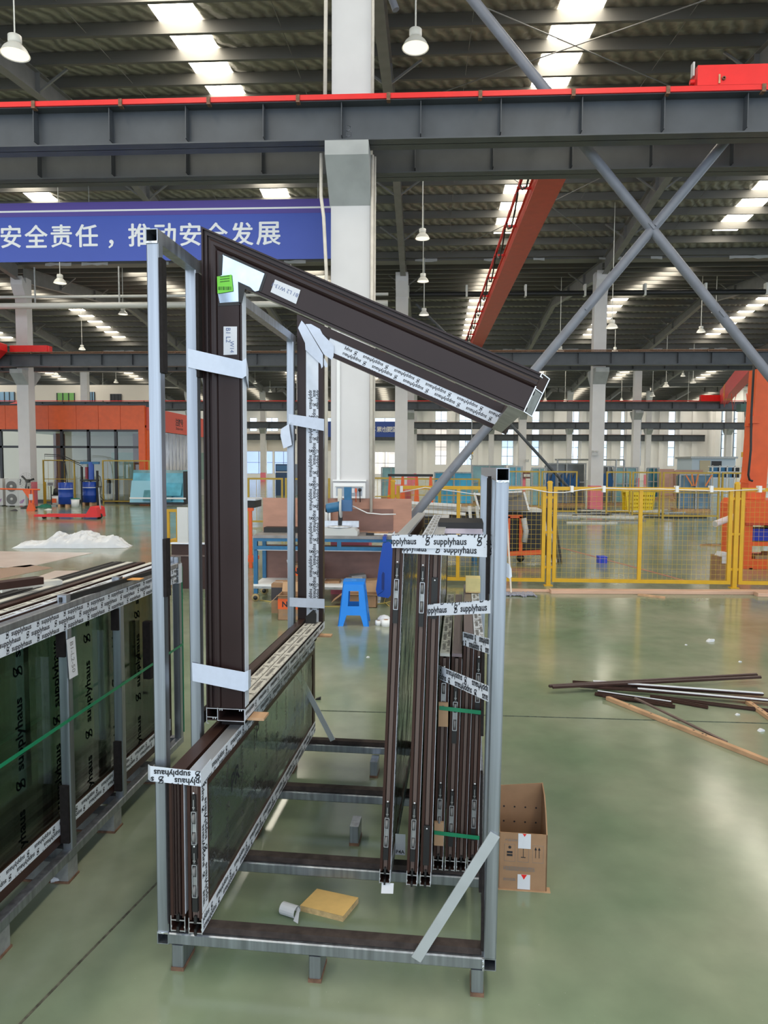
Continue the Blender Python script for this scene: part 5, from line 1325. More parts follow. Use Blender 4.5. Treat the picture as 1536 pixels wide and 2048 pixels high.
# ================================================================ beyond the fence
# black panels on an orange cart
c0 = fl(1045,1122); t = thing('panel_cart', 'orange cart loaded with large black panels behind the fence', 'cart', (c0.x,c0.y,0)); Yc = c0.y; kk = 1/pxm(Yc)
def cx_(px): return at(px,1050,Yc).x-c0.x
def cz_(py): return at(1045,py,Yc).z
MB().box(cx_(1005),cx_(1095),-.0,.03,cz_(1110),cz_(1018)).build('black_panel', black, t); MB().box(cx_(830),cx_(1002),.02,.05,cz_(1108),cz_(1022)).build('black_panel', black, t)
MB().box(cx_(830),cx_(1082),-.05,.6,cz_(1024),cz_(1018)).build('top_sheet', whitish, t)
for px in (1015,1040): MB().bar((cx_(px),-.12,.12),(cx_(px),-.12,cz_(1032)),.06,.05,(0,1,0)).build('upright', orange, t)
MB().bar((cx_(1012),-.12,cz_(1032)),(cx_(1043),-.12,cz_(1032)),.05,.06).build('top_bar', orange, t); MB().bar((cx_(1008),-.12,.14),(cx_(1085),-.1,.18),.06,.08).build('base_bar', orange, t)
for px in (1040,1100): MB().lathe([(0,-.03),(.07,-.03),(.07,.03),(0,.03)],(cx_(px),-.1,.07),14,'Y').build('wheel', black, t)
MB().path([(cx_(1044),-.18,cz_(1035)),(cx_(1049),-.2,cz_(1060)),(cx_(1046),-.2,cz_(1082))],.05,6).build('padding', grey_pl, t)
for px, m_ in ((1092,steel_dull),(1102,steel_dull),(1107,black),(1113,black)): MB().bar((cx_(px+6),-.25,.01),(cx_(px-4),.05,cz_(1028)),.03,.06,(0,1,0)).build('leaning_profile', m_, t)
MB().sheet((cx_(955),-.3,cz_(1020)),(cx_(1052),-.3,cz_(1020)),(cx_(1045),.1,cz_(984)),(cx_(948),.1,cz_(988)),.02).build('dark_sheet', mat('charcoal_sheet', (.045,.048,.055), .4), t)
for p_, q_ in (((955,1018),(948,987)),((948,987),(1042,983)),((1042,983),(1052,1018))): MB().bar((cx_(p_[0]),-.32,cz_(p_[1])),(cx_(q_[0]),-.0 if q_ != (1052,1018) else -.32,cz_(q_[1])),.03,.03).build('sheet_edge', white, t)
# long white-wrapped profiles lying on stacks behind the sashes
r5 = random.Random(5)
ORD = ['first','second','third','fourth','fifth','sixth','seventh','eighth','ninth','tenth','eleventh','twelfth','thirteenth','fourteenth','fifteenth','sixteenth','seventeenth','eighteenth','nineteenth','twentieth','twenty-first','twenty-second','twenty-third','twenty-fourth','twenty-fifth','twenty-sixth']
for k in range(9):
    y = 12.36+.05*k; z = 1.05-.04*(k//2)+.03*(k%2); a = at(775+r5.uniform(-10,40),1020,y); b = at(905+r5.uniform(-20,30),1030,y)
    o = MB().bar((0,0,0),(b.x-a.x,r5.uniform(-.2,.2),-.06),.06,.05).build('wrapped_profile', whitish if k % 3 else white, None, (a.x,y,at(800,1004+k*5,y).z)); tag(o, 'white wrapped profile in the stack behind the sashes, '+ORD[k]+' from the top', 'profile', 'wrapped profiles on the dark rack')
t = thing('profile_trestle', 'black covered trestle carrying the wrapped profiles', 'trestle', (at(830,1100,12.4).x,12.4,0))
MB().box(-.55,1.15,-.05,.45,.35,at(830,1032,12.4).z-.01).build('cover', black, t)
for x in (-.45,1.05):
    for y in (0,.4): MB().bar((x,y,0),(x,y,.35),.06,.06,(0,1,0)).build('leg', blue_st, t)
for px in (935,950,963): MB().ribbon([((at(px,1040,12.3).x-t.location.x,-.08,at(px,1012,12.3).z),(at(px+7,1040,12.3).x-t.location.x,-.08,at(px,1012,12.3).z)),((at(px+3,1040,12.3).x-t.location.x,-.09,at(px,1036,12.3).z),(at(px+9,1040,12.3).x-t.location.x,-.09,at(px,1036,12.3).z))],.003).build('hanging_strip', whitish, t)
# orange A-frame stand
Ya = 13.6; t = thing('orange_stand', 'stand with four tapered orange uprights and a dark top bar', 'stand', (at(815,1010,Ya).x,Ya,0)); bx = t.location.x
for px in (780,805,833,861):
    x = at(px,1000,Ya).x-bx; m = MB().prism([(x-.11,.0),(x+.11,.0),(x+.022,at(px,952,Ya).z),(x-.022,at(px,952,Ya).z)], lambda a,b,d:(a,d,b), -.03,.03); m.build('upright', orange, t)
MB().box(at(776,950,Ya).x-bx,at(866,950,Ya).x-bx,-.04,.04,at(800,953,Ya).z,at(800,948,Ya).z).build('top_bar', black, t); MB().box(at(776,950,Ya).x-bx,at(866,950,Ya).x-bx,-.3,.5,.3,.36).build('base_beam', black, t)
MB().box(at(808,950,Ya).x-bx,at(822,950,Ya).x-bx,.2,.3,.36,1.2).build('red_box', mat('faded_red_box', (.45,.12,.12), .6), t)
# blue box and yellow plate on the far floor
a = fl(1206,1127); t = thing('blue_crate', 'small blue crate on the shiny floor behind the fence', 'crate', (a.x,a.y,0)); k = 1/pxm(a.y)
MB().box(-8*k,8*k,0,.18,0,13*k).build('body', mat('royal_blue', (.02,.05,.62), .4), t); MB().box(-.5*k,.5*k,-.004,0,0,13*k).build('seam', blue_st, t); MB().box(-8.5*k,8.5*k,-.005,.185,12*k,13.5*k).build('rim', MATS['royal_blue'], t)
# yellow basket hanging on the fence
yb_ = 28.3; t = thing('yellow_basket', 'bright yellow perforated plastic basket behind the fence', 'basket', (at(1280,1020,yb_).x,yb_,0)); k = 1/pxm(yb_)
wt_, wb_, hb_ = 27*k, 23*k, 38*k
for z in range(5): z0 = hb_*z/5; w2 = wb_+(wt_-wb_)*z/5; MB().box(-w2,w2,-.012,.012,z0+.01,z0+hb_/5-.05).build('band', yellow_pl, t)
for s2 in (-1,1):
    for y2 in (-.0,.6): MB().bar((s2*wb_,y2,0),(s2*wt_,y2,hb_),.06,.06,(0,1,0)).build('corner_rib', yellow_pl, t)
for i in range(13): x = (-1+2*i/12); MB().bar((x*wb_,0,0),(x*wt_,0,hb_),.035,.035,(0,1,0)).build('rib', yellow_pl, t)
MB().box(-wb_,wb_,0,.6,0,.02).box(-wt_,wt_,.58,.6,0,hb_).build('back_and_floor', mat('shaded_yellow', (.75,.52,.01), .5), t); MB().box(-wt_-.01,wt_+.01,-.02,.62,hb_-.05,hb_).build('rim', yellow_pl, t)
# carton and clutter right behind the fence
carton('carton', 'brown carton standing right behind the fence', (at(1436,1160,10.6).x,10.62,0), .30,.28,.40, card, None, None, 0, False)
o = thing('white_rag', 'white wrapping on the brown carton behind the fence', 'wrapping', (at(1440,1120,10.6).x,10.60,.402)); MB().prism([(0,0),(.16,0),(.14,.05),(.03,.06)], lambda a,b,d:(a,d,b),0,.2).build('rag', paper, o); MB().box(.02,.1,-.02,-.015,-.10,.0).build('flap', paper, o)
t = thing('paper_tube', 'white paper tube sticking out by the orange machine', 'tube', tuple(at(1430,1048,12.2))); b = at(1490,1025,12.6)-at(1430,1048,12.2); MB().tube((0,0,0),b,.055,14).build('tube', mat('pinkish_white', (.74,.66,.68), .5), t); MB().tube(b*-.004,b*-.001,.045,12).build('core', grey_pl, t)
# orange machine at the right edge
Ym = 12.2; mx_ = at(1487,1100,Ym).x; t = thing('orange_machine', 'large orange machine with a tall orange jib column at the right edge', 'machine', (mx_,Ym,0))
def mX(px): return at(px,1100,Ym).x-mx_
def mZ(py): return at(1500,py,Ym).z
MB().box(0,2.6,0,1.0,0,mZ(1118)).build('base_cabinet', orange, t)
MB().box(0,.14,0,.9,mZ(1118),mZ(1046)).build('side_pillar', orange, t)
MB().prism([(0,mZ(1046)),(2.6,mZ(1046)),(2.6,mZ(1000)),(.06,mZ(1000)),(.0,mZ(1012))], lambda a,b,d:(a,d,b),-.06,1.0).build('body', orange, t)
MB().box(.0,2.6,-.07,-.05,mZ(1050),mZ(1045)).build('lip', mat('dark_orange', (.50,.06,.02), .5), t)
MB().box(.14,2.6,.02,.9,mZ(1092),mZ(1084)).build('shelf', orange, t); MB().box(.10,.9,.05,.5,mZ(1082),mZ(1058)).build('blue_bin', mat('bin_blue', (.01,.03,.40), .4), t); MB().box(.5,1.0,.04,.4,mZ(1078),mZ(1052)).build('green_bin', green_net, t)
for k, (x,w2,h2,mm) in enumerate(((.2,.3,.06,card),(.45,.2,.10,wood),(.3,.5,.03,white),(.6,.2,.05,black))): MB().box(x,x+w2,.0+.05*k,.3+.05*k,mZ(1118),mZ(1118)+h2).build('tray_item', mm, t)
MB().bar((mX(1520),.35,mZ(1000)),(mX(1530),.35,mZ(735)),.30,.30,(0,1,0)).build('jib_column', orange, t)
MB().bar((mX(1503),.35,mZ(838)),(mX(1640),.35,mZ(850)),.14,.20).build('clamp_beam', orange, t); MB().bar((mX(1500),.2,mZ(838)),(mX(1518),.2,mZ(838)),.1,.12).build('clamp', orange, t)
MB().box(mX(1500)-.0,mX(1500)+.06,.0,.02,mZ(1141),mZ(1136)).build('slot', black, t)
MB().path([(mX(1500)-.05,.0,mZ(722)),(mX(1496)-.03,.0,mZ(830)),(mX(1494),.0,mZ(900)),(mX(1491),.0,mZ(950)),(mX(1494),.0,mZ(960)),(mX(1500),.0,mZ(962))],.02,6).build('cable', black, t)
MB().prism([(-.02,mZ(965)),(.10,mZ(968)),(.12,mZ(945)),(.03,mZ(943))], lambda a,b,d:(a,d,b),.1,.2).build('hook_block', orange, t)
MB().box(-.12,-.02,.1,.5,0,mZ(1118)).build('red_flank', mat('machine_red', (.55,.07,.03), .45), t)
# drums of profile offcuts on the far floor
r6 = random.Random(11)
def scatter(n, xr, yr, label, grp, m_list, ln=(1.0,2.6), th=.05, zmax=.10, seed=1):
    r = random.Random(seed)
    for k in range(n):
        px = xr[0]+(xr[1]-xr[0])*(k+r.uniform(.1,.9))/n; py = r.uniform(*yr); a = fl(px,py); ang = r.uniform(-.35,.35); L_ = r.uniform(*ln); z = th*.4+.001
        o = MB().bar((-L_/2*math.cos(ang),-L_/2*math.sin(ang),0),(L_/2*math.cos(ang),L_/2*math.sin(ang),0),th,th*.8).build('profile_offcut', r.choice(m_list), None, (a.x,a.y,z)); tag(o, label+', '+ORD[k]+' from the left', 'profile', grp)
scatter(26,(1180,1380),(1020,1036),'metal profile offcut in the long heap on the far floor','profile offcuts on the far floor',[steel_dull,black,whitish,film_c,grey_dk,whitish],seed=4)
scatter(10,(1090,1185),(1016,1038),'metal profile offcut in the heap left of the pink base','profile offcuts left of the pink base',[steel_dull,black,whitish],(.8,1.8),seed=5)
scatter(5,(1175,1235),(1040,1048),'profile offcut lying in front of the pink base','profile offcuts before the pink base',[whitish,grey_dk,steel_dull],(1.2,2.4),seed=6)
scatter(3,(1415,1450),(1090,1098),'dark offcut on the floor behind the fence at the right','offcuts behind the fence at the right',[wood,black],(.4,.7),.04,seed=7)
# far yellow fence line, about thirty metres away
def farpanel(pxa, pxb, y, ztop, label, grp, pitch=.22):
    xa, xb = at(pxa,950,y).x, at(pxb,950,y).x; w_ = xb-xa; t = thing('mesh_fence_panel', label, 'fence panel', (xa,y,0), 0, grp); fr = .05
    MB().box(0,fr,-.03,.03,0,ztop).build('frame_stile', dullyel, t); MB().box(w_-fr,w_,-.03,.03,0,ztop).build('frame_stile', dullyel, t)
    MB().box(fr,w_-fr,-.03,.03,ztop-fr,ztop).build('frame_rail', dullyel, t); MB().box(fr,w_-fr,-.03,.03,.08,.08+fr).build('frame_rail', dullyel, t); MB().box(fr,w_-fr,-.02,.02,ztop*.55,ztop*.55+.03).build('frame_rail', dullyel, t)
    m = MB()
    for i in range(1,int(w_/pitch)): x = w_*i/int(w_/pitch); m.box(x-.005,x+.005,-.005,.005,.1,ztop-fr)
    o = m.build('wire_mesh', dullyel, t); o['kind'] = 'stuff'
gf = 'yellow mesh fence panels, far'
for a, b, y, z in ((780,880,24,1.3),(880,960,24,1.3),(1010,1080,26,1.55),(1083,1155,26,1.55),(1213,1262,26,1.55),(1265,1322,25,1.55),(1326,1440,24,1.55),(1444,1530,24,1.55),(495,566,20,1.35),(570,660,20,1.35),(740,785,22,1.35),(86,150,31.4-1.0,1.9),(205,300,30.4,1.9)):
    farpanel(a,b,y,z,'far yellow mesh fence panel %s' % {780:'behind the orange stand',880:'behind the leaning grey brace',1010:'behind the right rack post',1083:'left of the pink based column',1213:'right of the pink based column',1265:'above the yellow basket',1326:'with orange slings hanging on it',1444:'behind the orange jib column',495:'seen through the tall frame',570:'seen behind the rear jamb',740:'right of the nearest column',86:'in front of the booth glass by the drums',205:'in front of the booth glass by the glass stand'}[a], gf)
# stacks of crated glass along the far side
def crate(pxa, pxb, pya, pyb, y, m, label, n=4, posts=True, cat='glass stack', fm=steel_dull):
    xa, xb = at(pxa,950,y).x, at(pxb,950,y).x; w_ = xb-xa; z1 = at(pxa,pya,y).z; z0 = max(0.0, at(pxa,pyb,y).z)
    t = thing('glass_stack', label, cat, (xa,y,0))
    MB().box(0,w_,0,.8,0,.14).build('pallet', wood, t)
    for k in range(n):
        yy = .06+.16*k; MB().sheet((.06,yy,.15),(w_-.06,yy,.15),(w_-.06,yy+.10,z1-.04*k),(.06,yy+.10,z1-.04*k),.05).build('glass_sheet', m, t)
    if posts:
        for x in (0,w_*.5,w_-.06): MB().box(x,x+.06,-.05,.0,.14,z1*.98).build('post', fm, t)
        MB().box(0,w_,-.06,-.01,z1-.05,z1).box(0,w_,-.06,-.01,z1*.55,z1*.55+.05).build('rail', fm, t)
    return t
gt2 = mat('deep_teal_glass', (.03,.17,.22), .15, 0, .4, 2, spec=.6); gs = mat('smoky_glass', (.13,.14,.14), .2, 0, .25, 2); gb2 = mat('bright_cyan_film', (.02,.36,.60), .3, 0, .15, 3); lightteal = mat('light_teal_glass', (.20,.40,.42), .2, 0, .25, 2)
crate(1016,1045,932,1000,27,glass_blue,'stack of pale blue glass just right of the rack post')
crate(1062,1092,935,1000,29,lightteal,'stack of teal glass right of the rack post')
crate(1091,1172,926,1000,31,gs,'stand of smoky glass hung with blue cloth left of the pink column')
crate(1201,1228,932,1000,32,gs,'smoky glass stack right of the pink column')
crate(1228,1276,934,1000,32,lightteal,'light teal glass stack beside the yellow basket')
for i, px in enumerate((1095,1108,1127,1140,1152,1208,1219)):
    c = at(px,962,30.88); o = MB().prism([(-.10,-.40),(.12,-.42),(.16,.0),(.04,.34),(-.06,.30),(-.14,0)], lambda a,b,d:(a,d,b),0,.06).build('blue_cloth', mat('blue_cloth', (.03,.11,.28), .9) if i == 0 else MATS['blue_cloth'], None, tuple(c)); tag(o, 'dark blue cloth pad hanging on the smoky glass stand, '+ORD[i]+' from the left', 'cloth', 'blue cloth pads')
crate(868,946,944,1005,30,gb2,'stack of bright cyan film covered panels behind the far fence')
crate(943,1012,930,1000,32,lightteal,'tall teal glass crate behind the rack post')
crate(762,800,934,1000,36,lightteal,'pale green glass crate left of the second-row column')
crate(1294,1318,935,985,38,gt2,'dark teal glass stack right of the far column',2)
pinkw = mat('pink_wrapped_board', (.50,.28,.22), .5, 0, .12, 2)
t = crate(1295,1352,938,985,40,pinkw,'reddish wrapped board stack in the distance',3,False,'board stack'); t = crate(1350,1410,940,990,36,pinkw,'reddish board stack under clear film in the distance',3,False,'board stack')
crate(1358,1424,948,1010,27.5,mat('blue_grey_panel', (.10,.19,.28), .4, 0, .3, 2),'blue grey panel crate with orange slings',3)
for i, (p_, q_) in enumerate((((1372,950),(1385,972)),((1384,948),(1388,972)),((1397,948),(1391,972)),((1424,950),(1411,972)))):
    a, b = at(*p_,27.42), at(*q_,27.42); o = MB().bar((0,0,0),b-a,.05,.012,(0,1,0)).build('lifting_sling', mat('orange_sling', (.75,.22,.06), .6) if i == 0 else MATS['orange_sling'], None, tuple(a)); tag(o, 'orange lifting sling on the blue grey crate, %s' % ('leftmost','second from left','third from left','rightmost')[i], 'sling', 'orange slings')
# office cabin and shelving far right
Yk = 44; t = thing('site_cabin', 'grey site cabin with a beige door at the far right', 'cabin', (at(1383,950,Yk).x,Yk,0)); w_ = at(1470,950,Yk).x-at(1383,950,Yk).x
MB().box(0,w_,0,2.5,0,at(1400,917,Yk).z).build('cabin_wall', mat('cabin_grey', (.42,.50,.58), .5), t); MB().box(-.1,w_+.1,-.1,2.6,at(1400,917,Yk).z,at(1400,913,Yk).z).build('roof_slab', steel_dull, t); MB().box(w_*.18,w_*.42,-.03,0,.1,at(1400,921,Yk).z).build('beige_door', mat('beige_door', (.42,.36,.24), .5), t); MB().box(w_*.45,w_*.68,-.03,0,at(1400,933,Yk).z,at(1400,922,Yk).z).build('dark_window', black, t)
Yq = 34; t = thing('storage_shelf', 'white shelving with blue boxes at the far right', 'shelf', (at(1424,950,Yq).x,Yq,0)); kk2 = 1/pxm(Yq)
for i in range(5): x = i*14*kk2; MB().box(x,x+.05,0,.05,0,at(1430,931,Yq).z).build('upright', white, t)
for py in (932,943,955): MB().box(0,56*kk2,0,.5,at(1430,py,Yq).z-.03,at(1430,py,Yq).z).build('shelf_board', white, t)
for i in range(4):
    for py in (943,955): MB().box((2+i*14)*kk2,(11+i*14)*kk2,.06,.45,at(1430,py,Yq).z,at(1430,py-8,Yq).z).build('blue_box' if i != 3 else 'black_box', mat('box_blue', (.03,.17,.34), .5) if 'box_blue' not in MATS else (MATS['box_blue'] if i != 3 else black), t)
# dark green cabinet and signboard through the frame
Yg = 40; t = thing('dark_cabinet', 'dark blue cabinet seen through the tall frame', 'cabinet', (at(551,950,Yg).x,Yg,0)); MB().box(0,at(590,950,Yg).x-at(551,950,Yg).x,0,.8,0,at(560,928,Yg).z).build('body', mat('navy_cabinet', (.02,.06,.14), .3), t); MB().box(.05,.9,-.02,0,at(560,941,Yg).z,at(560,931,Yg).z).build('screen', mat('cabinet_blue', (.04,.15,.33), .3), t); MB().box(0,1.1,-.03,0,at(560,945,Yg).z,at(560,943,Yg).z).build('ledge', white, t)
Yu = 24.5; t = thing('notice_board', 'small dark notice board on the far column', 'notice', (at(1054,955,50.9).x,50.9,at(1054,957,50.9).z)); MB().box(-.3,.3,-.04,0,0,.5).build('board', mat('maroon_board', (.16,.06,.06), .5), t); MB().box(-.24,.24,-.05,-.04,.12,.32).build('print', whitish, t)
for i, (px, py, Y, lab) in enumerate(((1189,907,29.15,'emergency light on the pink based column'),(1054,922,50.9,'emergency light on the column left of the crossing brace'))):
    c = at(px,py,Y); t = thing('emergency_light', lab, 'emergency light', tuple(c), 0, 'emergency lights on columns'); MB().box(-.12,.12,-.07,0,-.08,.04).build('box', mat('light_grey_box', (.5,.5,.5), .5) if i == 0 else MATS['light_grey_box'], t)
    for x in (-.08,.08): MB().lathe([(0,-.05),(.05,-.05),(.045,.02),(0,.03)],(x,-.04,.09),12,'Y').build('lamp_head', grey_pl, t)
t = thing('pipe_frame', 'tall thin grey pipe frame around the smoky glass', 'frame', (at(1115,930,30).x,30.0,0)); xr = at(1232,930,30).x-at(1115,930,30).x; zz = at(1150,919,30).z
MB().tube((0,0,0),(0,0,zz),.035,8).tube((xr,0,0),(xr,0,zz),.035,8).tube((0,0,zz),(xr,0,zz),.035,8).tube((xr+.5,.6,0),(xr+.5,.6,zz),.035,8).tube((0,.6,zz),(xr+.5,.6,zz),.035,8).build('pipes', steel_dull, t)
# ================================================================ overhead things
# blue banner with slogan
YBN = 10.22
b0, b1 = at(0,403,YBN), at(664,520,YBN)
t = thing('slogan_banner', 'blue and purple banner with white Chinese slogan hanging from the crane beam', 'banner', (b0.x-2.2,YBN,0)); ox = t.location.x
zt_, zb_ = at(330,402,YBN).z, at(330,521,YBN).z; wB = b1.x-ox
MB().box(0,wB,0,.012,zb_,zt_).build('cloth', bannerb, t)
MB().box(0,wB,-.002,0,at(330,430,YBN).z,zt_).build('purple_band', bannerp, t)
MB().box(0,wB,-.004,-.002,at(330,421,YBN).z,at(330,417.5,YBN).z).build('white_line', white, t)
chars = [('安',22),('全',72.5),('责',123),('任',173.5),('，',222),('推',279),('动',330),('安',381),('全',432),('发',484),('展',537)]
zc0 = at(330,492,YBN).z; hch = at(330,447,YBN).z-zc0
for ch, px in chars:
    vs, fs, wd, y0, y1 = text_geo(ch, height=hch if ch != '，' else hch*.36, bold=0.0)
    xc = at(px,470,YBN).x-ox; zz = zc0-y0 if ch != '，' else zc0-y0-.02
    m = MB()
    for i_, (ex, ez) in enumerate(((0,0),(.022,0),(-.022,0),(0,.016),(0,-.016))): m.add([(xc-wd/2+a+ex*hch, -.004-.0002*i_, zz+b+ez*hch) for a,b in vs], fs)
    m.build('character', white, t)
for x in (.4, wB*.5, wB-.2): MB().tube((x,.004,zt_),(x,.004,5.70),.004,4).build('hanging_wire', steel_dull, t)
# far banner on the fourth row
Yf = 73.1; t = thing('slogan_banner', 'small far blue banner with white Chinese characters beside the nearest column', 'banner', (at(640,860,Yf).x,Yf,0)); ox = t.location.x
MB().box(0,at(812,860,Yf).x-ox,0,.05,at(760,874,Yf).z,at(760,843,Yf).z).build('cloth', mat('far_banner_blue', (.03,.07,.30), .5), t)
for ch, px in (('再',746),('累',758.5),('也',768.5),('要',778.5),('坚',788.5),('持',799)):
    vs, fs, wd, y0, y1 = text_geo(ch, height=at(760,853,Yf).z-at(760,863.5,Yf).z, bold=.01)
    MB().add([(at(px,860,Yf).x-ox-wd/2+a, -.03, at(760,863,Yf).z+b) for a,b in vs], fs).build('character', white, t)
# red crane: end carriage on the near runway, top right
Yc1 = 9.02; xA = at(1388,170,Yc1).x; t = thing('crane_end_carriage', 'bright red crane end carriage on the near runway beam, top right', 'crane', (xA,Yc1,6.19))
zc = lambda py: at(1450,py,Yc1-.1).z-6.19
MB().box(0,2.2,-.11,.11,max(.03,zc(184)),zc(130)).build('box_girder', red, t); MB().box(.14,2.2,-.10,.10,.03,max(.05,zc(184))).build('bottom_skirt', mat('dark_red_paint', (.40,.012,.012), .5), t)
MB().lathe([(0,-.04),(.09,-.04),(.09,.04),(0,.04)],(.34,0,.09),16,'Y').build('wheel', black, t)
MB().tube((-.05,0,.12),(0,0,.12),.03,8).build('buffer', red, t); MB().box(-.03,-.01,-.04,.04,.18,.34).build('limit_plate', grey_pl, t); MB().box(.05,.2,-.05,.05,zc(130),zc(125)).build('top_lug', grey_dk, t)
MB().lathe([(.012,-.01),(.022,-.01),(.022,.01),(.012,.01)],(.30,-.12,zc(158)),10,'Y').build('eye', rust, t); MB().bar((.25,-.118,zc(150)),(.25,-.118,zc(168)),.02,.01,(0,1,0)).build('bolt', wood, t)
# long red bridge girder running away
x0 = at(1062,345,10.15); 
def girder(name, label, Xc, Ya_, Yb_, z0, z1, w_, m, foot=True):
    t = thing(name, label, 'crane', (Xc,Ya_,z0)); L_ = Yb_-Ya_
    MB().box(-w_/2,w_/2,0,L_,.04,z1-z0).build('web_box', m, t); MB().box(-w_/2-.07,w_/2+.07,0,L_,0,.035).build('bottom_flange', m, t); MB().box(-w_/2-.03,w_/2+.03,0,L_,z1-z0,z1-z0+.03).build('top_flange', m, t)
    return t, L_
Xg = (at(1098,345,10.3).x+at(1025,345,10.3).x)/2
zg0 = at(1060,345,10.3).z
t, L_ = girder('crane_bridge_girder', 'long faded red crane bridge girder receding between the crane beams', 2.02, 10.0, 28.9, 6.28, 6.66, .30, redpink)
for k in range(9):
    y = 1.0+k*2.0; MB().box(-.40,-.15,y,y+.05,.32,.36).build('festoon_bracket', red, t)
    MB().path([(-.36,y,.42),(-.37,y+.5,.10),(-.37,y+1.0,-.02),(-.37,y+1.5,.12),(-.36,y+2.0,.42)],.018,5).build('festoon_cable', black, t)
MB().box(-.39,-.35,0,L_,.32,.38).build('festoon_track', red, t)
for k in range(3): MB().box(-.165,-.155,.5+k*.12,.56+k*.12,.1,.6).build('hazard_stripe', yellow if k % 2 == 0 else black, t)
# second crane in the distance at the right: red girder running to the right, with hoist
Yd = 50.6; a = at(1400,802,Yd); t = thing('crane_bridge', 'distant red bridge crane with a hoist behind the orange column', 'crane', (a.x,Yd,6.25))
MB().box(0,at(1445,800,Yd).x-a.x,-.15,.15,.02,.45).build('end_carriage', red, t)
p = at(1447,808,Yd)-a; q = at(1560,757,34)-a
m = MB().bar(Vector((p.x,p.y,.3)), Vector((q.x,-14,.75)), .5, .95); m.build('girder', mat('crane_pinkred', (.68,.05,.06), .4), t)
for k in range(2): c = Vector((p.x,p.y,.3)).lerp(Vector((q.x,-14,.75)), .18+.02*k); d = (Vector((q.x,-14,.75))-Vector((p.x,p.y,.3))).normalized(); MB().bar(c, c+d*.15, .52, .97).build('yellow_stripe', yellow, t)
c = at(1489,813,44)-a; MB().box(c.x-.35,c.x+.3,c.y-.3,c.y+.3,c.z+a.z-6.25-.3,c.z+a.z-6.25+.15).build('hoist', mat('hoist_green', (.05,.11,.10), .5), t); MB().tube((c.x,c.y,-.5),(c.x+.1,c.y,-3.6),.02,5).build('hoist_chain', grey_dk, t); MB().box(c.x-.05,c.x+.12,c.y,c.y+.1,-3.9,-3.6).build('hook', yellow, t)
for k, dx in enumerate((-1.3,-.8,.1)): MB().path([(c.x+dx,c.y,-.1),(c.x+dx+.12,c.y,-.9-.2*k),(c.x+dx+.3,c.y,-.1)],.03,5).build('cable_loop', redpink, t)
# red crane end at left
Yl = 28.7; a = at(0,700,Yl); t = thing('crane_end_carriage', 'red crane end carriage on the second-row runway at the left edge', 'crane', (at(24,712,Yl).x,Yl,6.25))
MB().box(0,at(98,712,Yl).x-at(24,712,Yl).x,-.15,.15,.02,.30).build('carriage', red, t); MB().box(at(96,712,Yl).x-at(24,712,Yl).x,at(102,712,Yl).x-at(24,712,Yl).x,-.12,.12,.0,.28).build('buffer_block', red, t)
MB().prism([(-1.6,.9),(-1.6,-.5),(-.35,-.30),(0,.02),(0,.30),(-.9,.62)], lambda a_,b_,d:(a_,d,b_), -3.0,-.32).build('girder_end', red, t)
# hook block hanging beside the leaning brace
a = at(943,905,27.5); t = thing('crane_hook', 'yellow crane hook hanging above the grey fence brace', 'crane hook', tuple(a)); MB().tube((0,0,.1),(0,0,6.285-a.z),.016,5).build('wire', steel_dull, t); MB().box(-.06,.06,-.05,.05,-.05,.18).build('block', yellow, t); MB().path([(0,0,-.05),(.05,0,-.14),(.04,0,-.25),(-.04,0,-.27),(-.07,0,-.2)],.02,6).build('hook', steel_dull, t)
MB().tube((0,0,-.27),(0,0,-.75),.01,5).build('chain', grey_dk, t)
# pendant lamps
lamps = [(30,95,52),(831,82,49),(845,470,27),(846,557,22),(848,625,19),(120,560,24),(246,624,18),(164,696,13),(587,611,15),(536,657,11),(1188,557,17),(1224,650,22),(1120,700,16),(1432,620,16),(1402,660,16),(1332,770,12),(1366,750,9),(1386,763,11),(1305,790,10),(1270,800,8),(1230,700,12),(1237,745,9),(1090,800,9),(1130,803,9),(1243,800,7),(510,765,8),(540,782,7),(232,763,9),(112,747,10),(206,788,8),(1376,806,8)]
pos = ['at the top left corner','high above the sloping frame, beside the nearest column','below the crane beam right of the nearest column','second below the crane beam right of the nearest column','third below the crane beam right of the nearest column','below the left end of the banner','right of the left far column, under the banner','lower left, right of the far column','seen through the top of the tall frame','seen through the tall frame, lower','beside the top of the pink based column','left of the lower crossing brace','under the sloping frame end, left of the brace','far right under the roof, upper','far right under the roof, left of the upper one','above the far runway at the right, beside the tall brace','far right, close above the runway beam','far right, next to the one above the runway beam','right of the distant red crane end','just left of the distant red crane end','right of the pink based column, under the runway','right of the pink based column, lower','right of the sloping frame end, low','right of the sloping frame end, next to the white column','low beside the pink based column, smallest','seen low through the tall frame, left','seen low through the tall frame, right','low above the orange booth, right','low above the orange booth, left of the rack post','low above the booth corner','low at the far right beside the crane']
Lp = None
lm = {}
